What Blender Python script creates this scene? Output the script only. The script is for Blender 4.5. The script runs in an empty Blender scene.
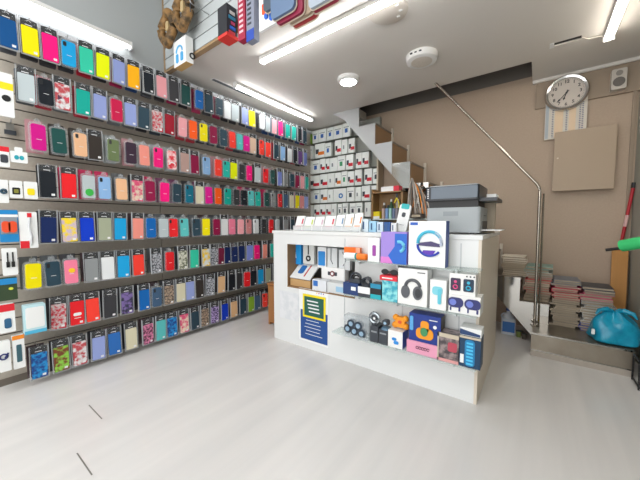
import bpy, bmesh, math, random
from mathutils import Vector, Matrix
random.seed(7)
C = bpy.context.scene.collection
PI = math.pi
# ---------------------------------------------------------------- survey helpers: photo point -> point on a real plane
F, CX, CY, EYE = 291.0, 320.0, 240.0, 1.2
PD = math.atan(18/F); YAW = math.atan(218/math.hypot(F, 18))
def ray(x, y):
    a = (x-CX)/F; b = -(y-CY)/F
    v = (a, b*math.sin(PD)+math.cos(PD), b*math.cos(PD)-math.sin(PD))
    c, s = math.cos(YAW), math.sin(YAW)
    return (c*v[0]-s*v[1], s*v[0]+c*v[1], v[2])
def onx(x, y, X): d = ray(x, y); t = X/d[0]; return (X, d[1]*t, EYE+d[2]*t)
def ony(x, y, Y): d = ray(x, y); t = Y/d[1]; return (d[0]*t, Y, EYE+d[2]*t)
def onz(x, y, Z): d = ray(x, y); t = (Z-EYE)/d[2]; return (d[0]*t, d[1]*t, Z)
# ---------------------------------------------------------------- materials
MATS = {}
def srgb(h):
    if isinstance(h, str):
        h = h.lstrip('#'); v = [int(h[i:i+2], 16)/255 for i in (0, 2, 4)]
    else: v = list(h)
    return [c/12.92 if c <= .04045 else ((c+.055)/1.055)**2.4 for c in v]+[1]
def mat(name, col, rough=.5, metal=0, emit=0, bump=0, scale=20, col2=None, kind='noise', spec=.5, trans=0):
    if name in MATS: return MATS[name]
    m = bpy.data.materials.new(name); m.use_nodes = True; nt = m.node_tree; N = nt.nodes; L = nt.links
    b = N['Principled BSDF']; b.inputs['Base Color'].default_value = srgb(col)
    b.inputs['Roughness'].default_value = rough; b.inputs['Metallic'].default_value = metal
    b.inputs['Specular IOR Level'].default_value = spec
    if trans: b.inputs['Transmission Weight'].default_value = trans
    if emit:
        b.inputs['Emission Color'].default_value = srgb(col); b.inputs['Emission Strength'].default_value = emit
    if col2 is not None or bump:
        tc = N.new('ShaderNodeTexCoord')
        if kind == 'voronoi':
            t = N.new('ShaderNodeTexVoronoi'); t.inputs['Scale'].default_value = scale; out = t.outputs['Distance']
        else:
            t = N.new('ShaderNodeTexNoise'); t.inputs['Scale'].default_value = scale; t.inputs['Detail'].default_value = 3; out = t.outputs['Fac']
        mp = N.new('ShaderNodeMapping'); L.new(tc.outputs['Object'], mp.inputs['Vector']); L.new(mp.outputs['Vector'], t.inputs['Vector'])
        if kind == 'streak': mp.inputs['Scale'].default_value = (1, .06, 1)
        if kind == 'grain': mp.inputs['Scale'].default_value = (1, 1, .08)
        if col2 is not None:
            r = N.new('ShaderNodeValToRGB'); r.color_ramp.elements[0].color = srgb(col); r.color_ramp.elements[1].color = srgb(col2)
            r.color_ramp.elements[0].position = .42; r.color_ramp.elements[1].position = .58
            if kind in ('streak', 'soft', 'grain'): r.color_ramp.elements[0].position = .25; r.color_ramp.elements[1].position = .75
            if kind == 'voronoi': r.color_ramp.elements[0].position = .12; r.color_ramp.elements[1].position = .22
            L.new(out, r.inputs['Fac']); L.new(r.outputs['Color'], b.inputs['Base Color'])
        if bump:
            bp = N.new('ShaderNodeBump'); bp.inputs['Strength'].default_value = bump; bp.inputs['Distance'].default_value = .01
            L.new(out, bp.inputs['Height']); L.new(bp.outputs['Normal'], b.inputs['Normal'])
    MATS[name] = m; return m
def clear(name, tint, fac, rough=.08):
    if name in MATS: return MATS[name]
    m = bpy.data.materials.new(name); m.use_nodes = True; nt = m.node_tree; N = nt.nodes; L = nt.links
    b = N['Principled BSDF']; b.inputs['Base Color'].default_value = srgb(tint); b.inputs['Roughness'].default_value = rough
    t = N.new('ShaderNodeBsdfTransparent'); mx = N.new('ShaderNodeMixShader'); mx.inputs[0].default_value = fac
    L.new(t.outputs[0], mx.inputs[1]); L.new(b.outputs[0], mx.inputs[2]); L.new(mx.outputs[0], N['Material Output'].inputs['Surface'])
    MATS[name] = m; return m
def col(h, rough=.45): return mat('plastic_'+h.strip('#'), h, rough, bump=.02, scale=60)
white = mat('white_card', '#eef0f0', .5, bump=.02, scale=50); black = mat('black_plastic', '#17181b', .45, bump=.02)
dgrey = mat('dark_grey_plastic', '#3a3f47', .45, bump=.02)
chrome = mat('chrome', '#c9c9c9', .12, 1); wire = mat('steel_wire', '#a8a8a8', .3, 1)
# ---------------------------------------------------------------- mesh helpers
class B:
    def __init__(s): s.bm = bmesh.new(); s.mats = []
    def mi(s, m):
        if m not in s.mats: s.mats.append(m)
        return s.mats.index(m)
    def poly(s, vs, fs, m):
        i = s.mi(m); v = [s.bm.verts.new(p) for p in vs]
        for f in fs:
            try: fc = s.bm.faces.new([v[k] for k in f]); fc.material_index = i
            except ValueError: pass
        return s
    def box(s, x0, x1, y0, y1, z0, z1, m, M=None):
        vs = [Vector((x, y, z)) for x in (x0, x1) for y in (y0, y1) for z in (z0, z1)]
        if M is not None: vs = [M @ v for v in vs]
        return s.poly(vs, [(0, 1, 3, 2), (4, 6, 7, 5), (0, 4, 5, 1), (2, 3, 7, 6), (0, 2, 6, 4), (1, 5, 7, 3)], m)
    def prism(s, pts, a0, a1, m, axis='y', M=None):   # outline in the other two axes
        n = len(pts)
        def P(p, a): return Vector((p[0], a, p[1])) if axis == 'y' else (Vector((p[0], p[1], a)) if axis == 'z' else Vector((a, p[0], p[1])))
        vs = [P(p, a0) for p in pts]+[P(p, a1) for p in pts]
        if M is not None: vs = [M @ v for v in vs]
        return s.poly(vs, [tuple(range(n)), tuple(range(2*n-1, n-1, -1))]+[(i, (i+1) % n+0, n+(i+1) % n, n+i) for i in range(n)], m)
    def rr(s, x0, x1, z0, z1, y0, y1, r, m, seg=4, axis='y', M=None):
        pts = []
        for cx, cz, a in ((x1-r, z1-r, 0), (x0+r, z1-r, PI/2), (x0+r, z0+r, PI), (x1-r, z0+r, 1.5*PI)):
            for k in range(seg+1):
                t = a+PI/2*k/seg; pts.append((cx+r*math.cos(t), cz+r*math.sin(t)))
        return s.prism(pts, y0, y1, m, axis, M)
    def disc(s, cx, cz, rx, rz, y0, y1, m, seg=24, axis='y', M=None):
        return s.prism([(cx+rx*math.cos(2*PI*k/seg), cz+rz*math.sin(2*PI*k/seg)) for k in range(seg)], y0, y1, m, axis, M)
    def lathe(s, prof, m, c=(0, 0, 0), seg=24, M=None):
        vs = []
        for r, z in prof:
            for k in range(seg): vs.append(Vector((c[0]+r*math.cos(2*PI*k/seg), c[1]+r*math.sin(2*PI*k/seg), c[2]+z)))
        if M is not None: vs = [M @ v for v in vs]
        fs = [(i*seg+k, i*seg+(k+1) % seg, (i+1)*seg+(k+1) % seg, (i+1)*seg+k) for i in range(len(prof)-1) for k in range(seg)]
        fs += [tuple(range(seg-1, -1, -1)), tuple(range((len(prof)-1)*seg, len(prof)*seg))]
        return s.poly(vs, fs, m)
    def tube(s, pts, r, m, seg=8, closed=False):
        pts = [Vector(p) for p in pts]; n = len(pts); vs = []; up = Vector((0, 0, 1))
        for i, p in enumerate(pts):
            a = pts[i-1] if (i > 0 or closed) else p; b = pts[(i+1) % n] if (i < n-1 or closed) else p
            d = (b-a).normalized(); u = d.cross(up)
            if u.length < .15: u = d.cross(Vector((0, 1, 0)))
            u.normalize(); w = d.cross(u).normalized(); rr = r[i] if isinstance(r, (list, tuple)) else r
            for k in range(seg): t = 2*PI*k/seg; vs.append(p+u*rr*math.cos(t)+w*rr*math.sin(t))
        fs = []
        for i in range(n if closed else n-1):
            j = (i+1) % n
            for k in range(seg): fs.append((i*seg+k, i*seg+(k+1) % seg, j*seg+(k+1) % seg, j*seg+k))
        if not closed: fs += [tuple(range(seg-1, -1, -1)), tuple(range((n-1)*seg, n*seg))]
        return s.poly(vs, fs, m)
    def ring(s, cx, cz, R, r, y, m, a0=0, a1=2*PI, n=20, sx=1, seg=6):  # arc tube in the xz plane
        full = abs(a1-a0-2*PI) < 1e-6
        pts = [(cx+sx*R*math.cos(a0+(a1-a0)*k/n), y, cz+R*math.sin(a0+(a1-a0)*k/n)) for k in range(n if full else n+1)]
        return s.tube(pts, r, m, seg, full)
    def mesh(s, name, smooth=False, bevel=0):
        bmesh.ops.recalc_face_normals(s.bm, faces=s.bm.faces)
        me = bpy.data.meshes.new(name); s.bm.to_mesh(me); s.bm.free()
        for m in s.mats: me.materials.append(m)
        if smooth:
            for p in me.polygons: p.use_smooth = True
            try: me.set_sharp_from_angle(angle=math.radians(40))
            except Exception: pass
        return me
    def obj(s, name, parent=None, loc=(0, 0, 0), rotz=0, smooth=False, bevel=0):
        o = bpy.data.objects.new(name, s.mesh(name, smooth)); C.objects.link(o); o.location = loc; o.rotation_euler[2] = rotz
        if parent: o.parent = parent
        if bevel:
            md = o.modifiers.new('bevel', 'BEVEL'); md.width = bevel; md.segments = 2; md.limit_method = 'ANGLE'
        return o
def islands(b, name, parent=None, **k):
    """link each loose piece of the builder as an object of its own"""
    bm = b.bm; bm.faces.ensure_lookup_table(); seen = set(); out = []
    for v0 in list(bm.verts):
        if v0 in seen: continue
        st = [v0]; isl = []; seen.add(v0)
        while st:
            v = st.pop(); isl.append(v)
            for e in v.link_edges:
                w = e.other_vert(v)
                if w not in seen: seen.add(w); st.append(w)
        nb = B(); idx = {v: i for i, v in enumerate(isl)}; fs = set()
        for v in isl: fs.update(v.link_faces)
        nv = [nb.bm.verts.new(v.co) for v in isl]
        for f in fs:
            nf = nb.bm.faces.new([nv[idx[v]] for v in f.verts]); nf.material_index = nb.mi(b.mats[f.material_index])
        out.append(nb.obj(name, parent, **k))
    bm.free(); return out
def tag(o, label, cat, group=None, kind=None):
    o['label'] = label; o['category'] = cat
    if group: o['group'] = group
    if kind: o['kind'] = kind
    return o
def thing(name, label, cat, loc=(0, 0, 0), rotz=0, group=None, rot=None):
    o = bpy.data.objects.new(name, None); C.objects.link(o); o.empty_display_size = .05
    o.location = loc; o.rotation_euler = rot if rot else (0, 0, rotz)
    return tag(o, label, cat, group)
def struct(b, name, **k):
    o = b.obj(name, **k); o['kind'] = 'structure'; return o
def dup(root):
    r = root.copy(); C.objects.link(r)
    for ch in list(root.children):
        c = ch.copy(); C.objects.link(c); c.parent = r
        for g in list(ch.children):
            d = g.copy(); C.objects.link(d); d.parent = c
    return r
def setmat(o, m):
    o.material_slots[0].link = 'OBJECT'; o.material_slots[0].material = m
ONES = ['', 'first', 'second', 'third', 'fourth', 'fifth', 'sixth', 'seventh', 'eighth', 'ninth', 'tenth', 'eleventh', 'twelfth', 'thirteenth', 'fourteenth',
        'fifteenth', 'sixteenth', 'seventeenth', 'eighteenth', 'nineteenth', 'twentieth', 'twenty-first', 'twenty-second', 'twenty-third', 'twenty-fourth',
        'twenty-fifth', 'twenty-sixth', 'twenty-seventh', 'twenty-eighth', 'twenty-ninth', 'thirtieth', 'thirty-first', 'thirty-second']

# ================================================================ THE ROOM
XL, XR, YB, ZC = -3.12, 0.72, 4.05, 2.73
YF, YFRONT, ZH = 1.53, -2.2, 3.6
m_ceil = mat('ceiling_paint', '#dbd7d1', .6, bump=.03, scale=40)
m_brown = mat('brown_wall_paint', '#b7a490', .6, bump=.04, scale=60, col2='#b19e8b', kind='soft')
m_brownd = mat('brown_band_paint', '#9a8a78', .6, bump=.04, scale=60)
m_grey = mat('grey_wall_paint', '#b4b9bb', .6, bump=.04, scale=60)
m_rwall = mat('right_wall_paint', '#a3a399', .6, bump=.04, scale=60)
m_floor = mat('floor_boards', '#d2d1d0', .24, bump=.03, scale=9, col2='#dedcda', kind='streak')
struct(B().box(XL-.1, XR+.1, YFRONT, YB+.1, -.1, 0, m_floor), 'floor')
w = B().box(XL-.1, XL, YFRONT, YB+.1, 0, ZH, m_grey); struct(w, 'wall_left')
w = B().box(XL, XR, YB, YB+.1, 0, 2.80, m_brown).box(XL, XR, YB, YB+.1, 2.80, 4.2, mat('upper_wall_shade', '#6f6a64', .7, bump=.03)); struct(w, 'wall_back')  # upper part coloured dark to paint in the shade above the tube lights
w = B().box(XR, XR+.1, YFRONT, YB+.1, 0, ZH, m_rwall); struct(w, 'wall_right')
# low ceiling with the stairwell opening (x -2.15..-0.105, y 3.52..4.05) and a small service hatch plugged with painted shade
hx0, hx1, hy0 = -2.15, -.105, 3.52
sx0, sx1, sy0, sy1 = .055, .235, 3.28, 3.345
c = B()
c.box(XL, hx0, YF+.03, YB, ZC, ZC+.12, m_ceil); c.box(hx0, sx0, YF+.03, hy0, ZC, ZC+.12, m_ceil); c.box(hx1, XR, hy0, YB, ZC, ZC+.12, m_ceil)
c.box(sx0, sx1, YF+.03, sy0, ZC, ZC+.12, m_ceil); c.box(sx0, sx1, sy1, hy0, ZC, ZC+.12, m_ceil); c.box(sx1, XR, YF+.03, hy0, ZC, ZC+.12, m_ceil)
struct(c, 'ceiling')
dark = mat('hatch_shade', '#2c2b29', .8)
struct(B().box(sx0+.002, sx1-.002, sy0+.002, sy1-.002, ZC+.012, ZC+.118, dark).box(sx0-.03, sx0, sy0-.01, sy1+.01, ZC-.004, ZC, white), 'trim_5')  # dark block fills the hatch, standing in for the shade inside
struct(B().box(XL, XR, YFRONT, YF+.1, ZH, ZH+.1, m_ceil), 'ceiling')
# stairwell shaft above the opening
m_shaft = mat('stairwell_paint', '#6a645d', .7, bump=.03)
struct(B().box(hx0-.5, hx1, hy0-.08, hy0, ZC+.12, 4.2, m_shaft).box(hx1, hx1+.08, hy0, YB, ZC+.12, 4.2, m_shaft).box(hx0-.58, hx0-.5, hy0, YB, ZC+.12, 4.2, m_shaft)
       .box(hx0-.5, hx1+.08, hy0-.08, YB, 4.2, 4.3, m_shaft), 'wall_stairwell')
# darker band and vertical seam on the brown wall, ceiling cornice
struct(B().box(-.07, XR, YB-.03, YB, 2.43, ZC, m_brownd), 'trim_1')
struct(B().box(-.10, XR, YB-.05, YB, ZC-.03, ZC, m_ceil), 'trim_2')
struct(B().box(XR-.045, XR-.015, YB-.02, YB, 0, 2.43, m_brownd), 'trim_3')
# front (street) wall behind the camera: two tall panes in a frame
fr = mat('shopfront_frame', '#8c8f92', .35, 1)
f = B()
for x in (XL, -1.9, -.6, XR-.06): f.box(x, x+.06, YFRONT-.05, YFRONT, 0, ZH, fr)
f.box(XL, XR, YFRONT-.05, YFRONT, ZH-.1, ZH, fr).box(XL, XR, YFRONT-.05, YFRONT, 0, .12, fr)
struct(f, 'window_1')
# floor joints
jm = mat('floor_joint', '#77756f', .6)
for k, (a, b_) in enumerate((((89, 405), (102, 419)), ((77, 453), (92, 475)))):
    p, q = Vector(onz(*a, .0012)), Vector(onz(*b_, .0012)); d = (q-p).normalized(); n = Vector((-d.y, d.x, 0))*.003
    struct(B().poly([p-n, q-n, q+n, p+n], [(0, 1, 2, 3)], jm), 'trim_%d' % (6+k))
# ---------------------------------------------------------------- slat wall on the left: three panels
m_slat = mat('slat_board', '#b4ada2', .5, bump=.05, scale=50, col2='#aaa297', kind='soft')
m_groove = mat('slat_groove', '#3b3733', .7)
def slats(b, u0, u1, z0, z1, pitch, gap, put):
    z = z0
    while z < z1-.01:
        put(b, u0, u1, z, min(z+pitch-gap, z1)); z += pitch
edges = [-.6, 1.42, 3.05, 3.98]
places = ['nearest the tubes at the picture left edge', 'in the middle of the case display', 'at the far inner corner']
for k in range(3):
    u0, u1 = edges[k]+.003, edges[k+1]-.003
    t = thing('slat_wall_panel', 'grey slatted display panel on the left wall, '+places[k], 'display panel', (XL, u0, 0), group='slat panels on left wall')
    b = B().box(0, .006, 0, u1-u0, .05, 2.66, m_groove); b.obj('backing', t)
    b = B(); slats(b, 0, u1-u0, .05, 2.66, .11, .009, lambda b, a, c_, z, zz: b.box(.006, .02, a, c_, z, zz, m_slat)); b.obj('slat_boards', t)
struct(B().box(XL, XL+.03, YFRONT, YB, 0, .05, mat('skirting', '#6d655c', .6)), 'baseboard_left')
struct(B().box(XL, XL+.05, YFRONT, YB, 2.665, 2.70, mat('pelmet', '#dfe2e8', .5)), 'trim_4')

# ================================================================ PHONE CASES ON THE LEFT WALL
XF = -2.92
stick_m = mat('price_sticker_paper', '#e8e8ea', .5)
sleeve_m = clear('clear_sleeve', '#dfe5ea', .05, .12); clam_m = clear('clear_clamshell', '#d3dade', .20, .10)
seam_m = clear('sleeve_seam', '#d9dee2', .5, .2)
hdr_m = mat('printed_black_header', '#9aa0a6', .4, col2='#101114', kind='voronoi', scale=60)
hdr_m2 = mat('black_header', '#1a1b1e', .45, bump=.02)
lens_m = mat('lens_black', '#202226', .3)
stick_m = mat('price_sticker_paper', '#e8e8ea', .5)
def make_proto(style):
    t = thing('phone_case', 'proto', 'phone case', (XF, 0, 0), PI/2)
    if style == 'H':
        b = B(); b.rr(-.052, .052, 0, .254, -.019, -.004, .006, sleeve_m)
        b.box(-.0535, -.0500, -.0195, -.0035, 0, .25, seam_m).box(.0500, .0535, -.0195, -.0035, 0, .25, seam_m).box(-.05, .05, -.0195, -.0035, -.001, .003, seam_m); b.obj('clear_sleeve', t)
        b = B(); b.poly([(-.045, -.012, .197), (.045, -.012, .197), (.045, -.012, .243), (.018, -.012, .247), (-.018, -.012, .247), (-.045, -.012, .243),
                         (-.045, -.009, .197), (.045, -.009, .197), (.045, -.009, .243), (.018, -.009, .247), (-.018, -.009, .247), (-.045, -.009, .243)],
                        [(0, 1, 2, 3, 4, 5), (11, 10, 9, 8, 7, 6)]+[(i, (i+1) % 6, 6+(i+1) % 6, 6+i) for i in range(6)], hdr_m)
        b.ring(0, .228, .012, .0016, -.0125, stick_m, .3, 2.8, 6, seg=4).box(-.022, .016, -.0128, -.0122, .206, .211, stick_m); b.obj('header_card', t)
        b = B().rr(-.044, .044, .008, .196, -.0205, -.006, .007, white, 3); cs = b.obj('case_shell', t, smooth=True)
        B().box(.014, .034, -.0212, -.0205, .018, .034, stick_m).obj('price_sticker', cs)
    elif style == 'C':
        b = B(); b.rr(-.052, .052, 0, .212, -.026, -.002, .022, clam_m); b.rr(-.018, .018, .208, .236, -.016, -.008, .008, clam_m); b.obj('clear_clamshell', t, smooth=True)
        b = B().rr(-.041, .041, .014, .196, -.0285, -.008, .014, white, 4); cs = b.obj('case_shell', t, smooth=True)
        B().rr(-.034, -.014, .152, .186, -.0295, -.0285, .007, lens_m, 3).obj('camera_opening', cs)
        B().box(-.014, .016, -.0292, -.0285, .088, .091, stick_m).obj('brand_strip', cs)
    return t
def make_back():
    b = B(); b.rr(-.048, .048, 0, .24, -.016, -.002, .008, col('#2b2527'), 2)
    return b.mesh('phone_case')
prH, prC = make_proto('H'), make_proto('C')
back_mesh = make_back()
PAL = {'blue': '#1268b8', 'dark-blue': '#0d4f8b', 'yellow': '#f4e400', 'lime-yellow': '#e6f000', 'hot-pink': '#f5147f', 'sky-blue': '#1ba0dc', 'mint': '#35c6a4', 'lavender': '#96a5dc',
       'amber': '#fdb515', 'black': '#1d2229', 'pale-pink': '#f0a6ae', 'charcoal': '#3b3b3f', 'dark-green': '#1f4e4b', 'silver': '#b9c4c8', 'white': '#e4e8ea', 'teal': '#12a394', 'slate': '#2e4654',
       'crimson': '#d3134f', 'red': '#e8242c', 'dark-red': '#a3142c', 'orange': '#ff5f1a', 'burgundy': '#8f1745', 'aqua': '#5fc4c4', 'magenta': '#d4148c', 'beige': '#d9b9a2', 'scarlet': '#fb4336',
       'light-blue': '#8cb4e0', 'purple': '#6b4a86', 'peach': '#f0bd94', 'brown-black': '#38322e', 'olive': '#6c7d55', 'plum': '#3b2a3b', 'salmon': '#f79a8c', 'taupe': '#b99a92', 'rose': '#d98a8c',
       'cream': '#dcd6ba', 'navy': '#1a2c5e', 'royal-blue': '#0b3bc4', 'sage': '#a3aa92', 'pink': '#ee7f9c', 'grey': '#8d9193', 'periwinkle': '#7c8bd4', 'turquoise': '#26b6a8', 'steel-blue': '#44607f',
       'tan': '#e0b68a', 'green': '#8fb83a', 'denim-blue': '#2f6cb8', 'maroon': '#6d1a38', 'petrol': '#14708a'}
PAT = {'patterned-grey': ('#3a3e44', '#b9bcc4', 55), 'patterned-red': ('#c9bfbf', '#c2283c', 45), 'patterned-blue': ('#1d8ed0', '#0f3f8a', 40), 'patterned-pink': ('#e58ab0', '#5a2540', 45),
       'patterned-green': ('#8fcf4a', '#7a3a22', 35), 'patterned-violet': ('#b9a3d8', '#3b2a58', 60), 'patterned-cream': ('#e8d6c0', '#e0527c', 30), 'patterned-brown': ('#4b4038', '#b09a86', 50),
       'patterned-white': ('#dfe0e2', '#c04a52', 35), 'patterned-yellow': ('#c9b6d0', '#f0d428', 30), 'patterned-purple': ('#2d2f45', '#7f6aa8', 35), 'patterned-olive': ('#6a705a', '#d9d9c9', 40),
       'patterned-coral': ('#e2223a', '#f5d6d8', 22), 'patterned-gold': ('#d9dde0', '#f0c81e', 24)}
def cmat(c):
    if c in PAL: return mat('case_'+c, PAL[c], .45, bump=.02, scale=30, spec=.25)
    a, b_, s = PAT[c]; return mat('case_'+c, a, .35, col2=b_, scale=s)
ROWS = {
 1: [(8,'dark-blue','H'),(30,'yellow','H'),(50,'hot-pink','H'),(68,'sky-blue','C'),(86,'mint','H'),(102,'lime-yellow','H'),(118,'lavender','H'),(133,'amber','H'),(148,'black','H'),(161,'pale-pink','H'),
     (173.5,'charcoal','H'),(185,'dark-green','H'),(198,'blue','C'),(208.5,'slate','H'),(218,'slate','C'),(226.5,'white','H'),(234.5,'silver','H'),(244,'lavender','H'),(251.5,'yellow','H'),(261,'white','C'),
     (267,'silver','H'),(273.5,'pale-pink','H'),(280,'hot-pink','H'),(287,'teal','H'),(293,'turquoise','H'),(299,'black','H'),(304,'slate','H')],
 2: [(26,'silver','H'),(45,'black','C'),(62,'patterned-white','H'),(82.5,'teal','H'),(99,'lavender','H'),(115.5,'crimson','C'),(130,'lavender','H'),(143,'slate','H'),(157,'patterned-red','H'),(168.5,'dark-red','H'),
     (181.5,'pale-pink','C'),(192,'orange','C'),(202.5,'yellow','C'),(212.5,'burgundy','C'),(222.5,'slate','C'),(231.5,'scarlet','C'),(238.5,'aqua','C'),(245.5,'magenta','C'),(252,'beige','H'),(260.5,'scarlet','C'),
     (267.5,'scarlet','H'),(275.5,'slate','H'),(282,'light-blue','H'),(289,'white','H'),(294.5,'black','H'),(299.5,'purple','H'),(304.5,'periwinkle','H')],
 3: [(37.5,'magenta','C'),(59,'dark-green','C'),(79.5,'peach','C'),(95,'brown-black','H'),(112,'olive','C'),(130,'plum','C'),(143.5,'salmon','C'),(157,'hot-pink','C'),(171,'patterned-coral','C'),(184,'taupe','H'),
     (194,'burgundy','H'),(205.5,'light-blue','C'),(217,'scarlet','C'),(225,'turquoise','C'),(233,'lime-yellow','H'),(240.5,'charcoal','C'),(248,'hot-pink','C'),(257,'silver','H'),(264.5,'red','C'),(271.5,'dark-green','C'),
     (279,'periwinkle','H'),(285,'grey','H'),(291,'slate','C'),(296.5,'burgundy','H'),(301.5,'pale-pink','H'),(306,'turquoise','H')],
 4: [(48,'black','H'),(68.5,'red','H'),(88,'silver','C'),(104,'light-blue','C'),(121,'peach','C'),(136.5,'patterned-cream','H'),(149.5,'burgundy','C'),(163.5,'hot-pink','C'),(175.5,'slate','C'),(188,'petrol','C'),
     (199,'cream','H'),(208,'magenta','C'),(217,'orange','C'),(226.5,'teal','C'),(235,'charcoal','C'),(243,'black','C'),(250,'aqua','C'),(257,'turquoise','C'),(265.5,'dark-green','C'),(272.5,'grey','C'),(279,'red','C'),
     (285,'steel-blue','H'),(291,'cream','H'),(296.5,'yellow','H'),(301,'rose','H'),(305.5,'lavender','H')],
 5: [(47.5,'navy','H'),(69.5,'patterned-yellow','H'),(87,'royal-blue','H'),(104.5,'sage','H'),(119.5,'sky-blue','H'),(137,'salmon','H'),(150,'blue','C'),(162.5,'silver','C'),(172.5,'red','C'),(183.5,'aqua','C'),
     (195.5,'slate','C'),(205,'yellow','C'),(215.5,'burgundy','C'),(223.5,'white','H'),(231,'pink','C'),(239.5,'pale-pink','C'),(247.5,'rose','C'),(255,'white','C'),(262.5,'charcoal','C'),(270,'red','C'),(276.5,'silver','C'),
     (285,'grey','H'),(292,'slate','H'),(299,'rose','H'),(305,'silver','H')],
 6: [(32,'yellow','C'),(52.5,'slate','C'),(71,'pink','C'),(91.5,'grey','H'),(107.5,'white','H'),(123,'sky-blue','H'),(138,'scarlet','H'),(156,'patterned-grey','H'),(168.5,'red','C'),(182.5,'patterned-olive','H'),
     (193.5,'mint','H'),(205.5,'patterned-gold','H'),(213.5,'patterned-grey','H'),(219.5,'maroon','H'),(226.5,'navy','H'),(233.5,'navy','C'),(241,'navy','H'),(249,'periwinkle','H'),(256,'hot-pink','C'),(264,'salmon','H'),
     (272,'turquoise','C'),(280,'charcoal','H')],
 7: [(58,'patterned-red','H'),(76.5,'red','H'),(92.5,'scarlet','H'),(109.5,'charcoal','H'),(126.5,'patterned-purple','H'),(143.5,'blue','H'),(155.5,'steel-blue','C'),(168.5,'patterned-brown','H'),(180,'cream','H'),
     (189.5,'lavender','H'),(199,'brown-black','H'),(209.5,'patterned-grey','H'),(220.5,'tan','H'),(231,'black','H'),(238.5,'charcoal','H'),(246,'red','C'),(253,'black','H'),(260,'sky-blue','H'),(267.5,'sage','H'),(275,'charcoal','H')],
 8: [(39,'patterned-blue','H'),(61,'patterned-green','H'),(79.5,'patterned-white','H'),(98,'lavender','H'),(114.5,'denim-blue','H'),(131,'cream','H'),(147.5,'patterned-pink','H'),(160,'aqua','H'),(172,'patterned-blue','H'),
     (184,'patterned-cream','H'),(194.5,'slate','H'),(204,'patterned-brown','H'),(214,'patterned-violet','H'),(224,'royal-blue','H'),(233.5,'tan','H'),(242.5,'slate','H'),(250.5,'green','H'),(256.5,'steel-blue','H'),
     (264,'scarlet','C'),(271,'olive','H')]}
ROWN = {1: 'top row', 2: 'second row', 3: 'third row', 4: 'fourth row', 5: 'fifth row', 6: 'sixth row', 7: 'seventh row', 8: 'bottom row'}
def row_z(r, y):                       # the packages' lower ends, measured at both ends of the wall
    z = 2.365-.331*(r-1)
    if r == 1: z += .03*(y/3.5)
    if r == 2: z += .03*(y/3.5)
    if r == 4: z += .03*(y/3.5)
    return z
def hook(y, z):
    return (y, z)
hook_b = B()
hook_b.tube([(-.18, 0, 0), (-.03, 0, 0), (-.005, 0, .006), (.006, 0, .02)], .0022, wire, 5)
hook_mesh = hook_b.mesh('display_hook')
nback = 0; NB = 0; SPARE = []
first = {'H': True, 'C': True}
backcols = {1: ['#a3142c', '#26262a', '#3d3f44', '#8f1745', '#26262a', '#173a6a'], 2: ['#a02a3a', '#26262a', '#2f3a44', '#26262a', '#5a5e62'], 3: ['#b98a90', '#7e8486', '#38322e', '#9aa0a2'], 4: ['#c2285a', '#5a5e62', '#6b3a5a', '#2a2a2e']}
bnames = {'#a3142c': 'dark-red', '#26262a': 'black', '#8f1745': 'burgundy', '#173a6a': 'navy', '#a02a3a': 'red', '#2f3a44': 'slate', '#b98a90': 'dusty-pink', '#7e8486': 'grey', '#38322e': 'brown', '#9aa0a2': 'pale-grey',
          '#c2285a': 'pink', '#5a5e62': 'grey', '#6b3a5a': 'plum', '#2a2a2e': 'black', '#3d3f44': 'dark-grey', '#8a8f94': 'silver-grey'}
total_front = sum(len(v) for v in ROWS.values())
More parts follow.
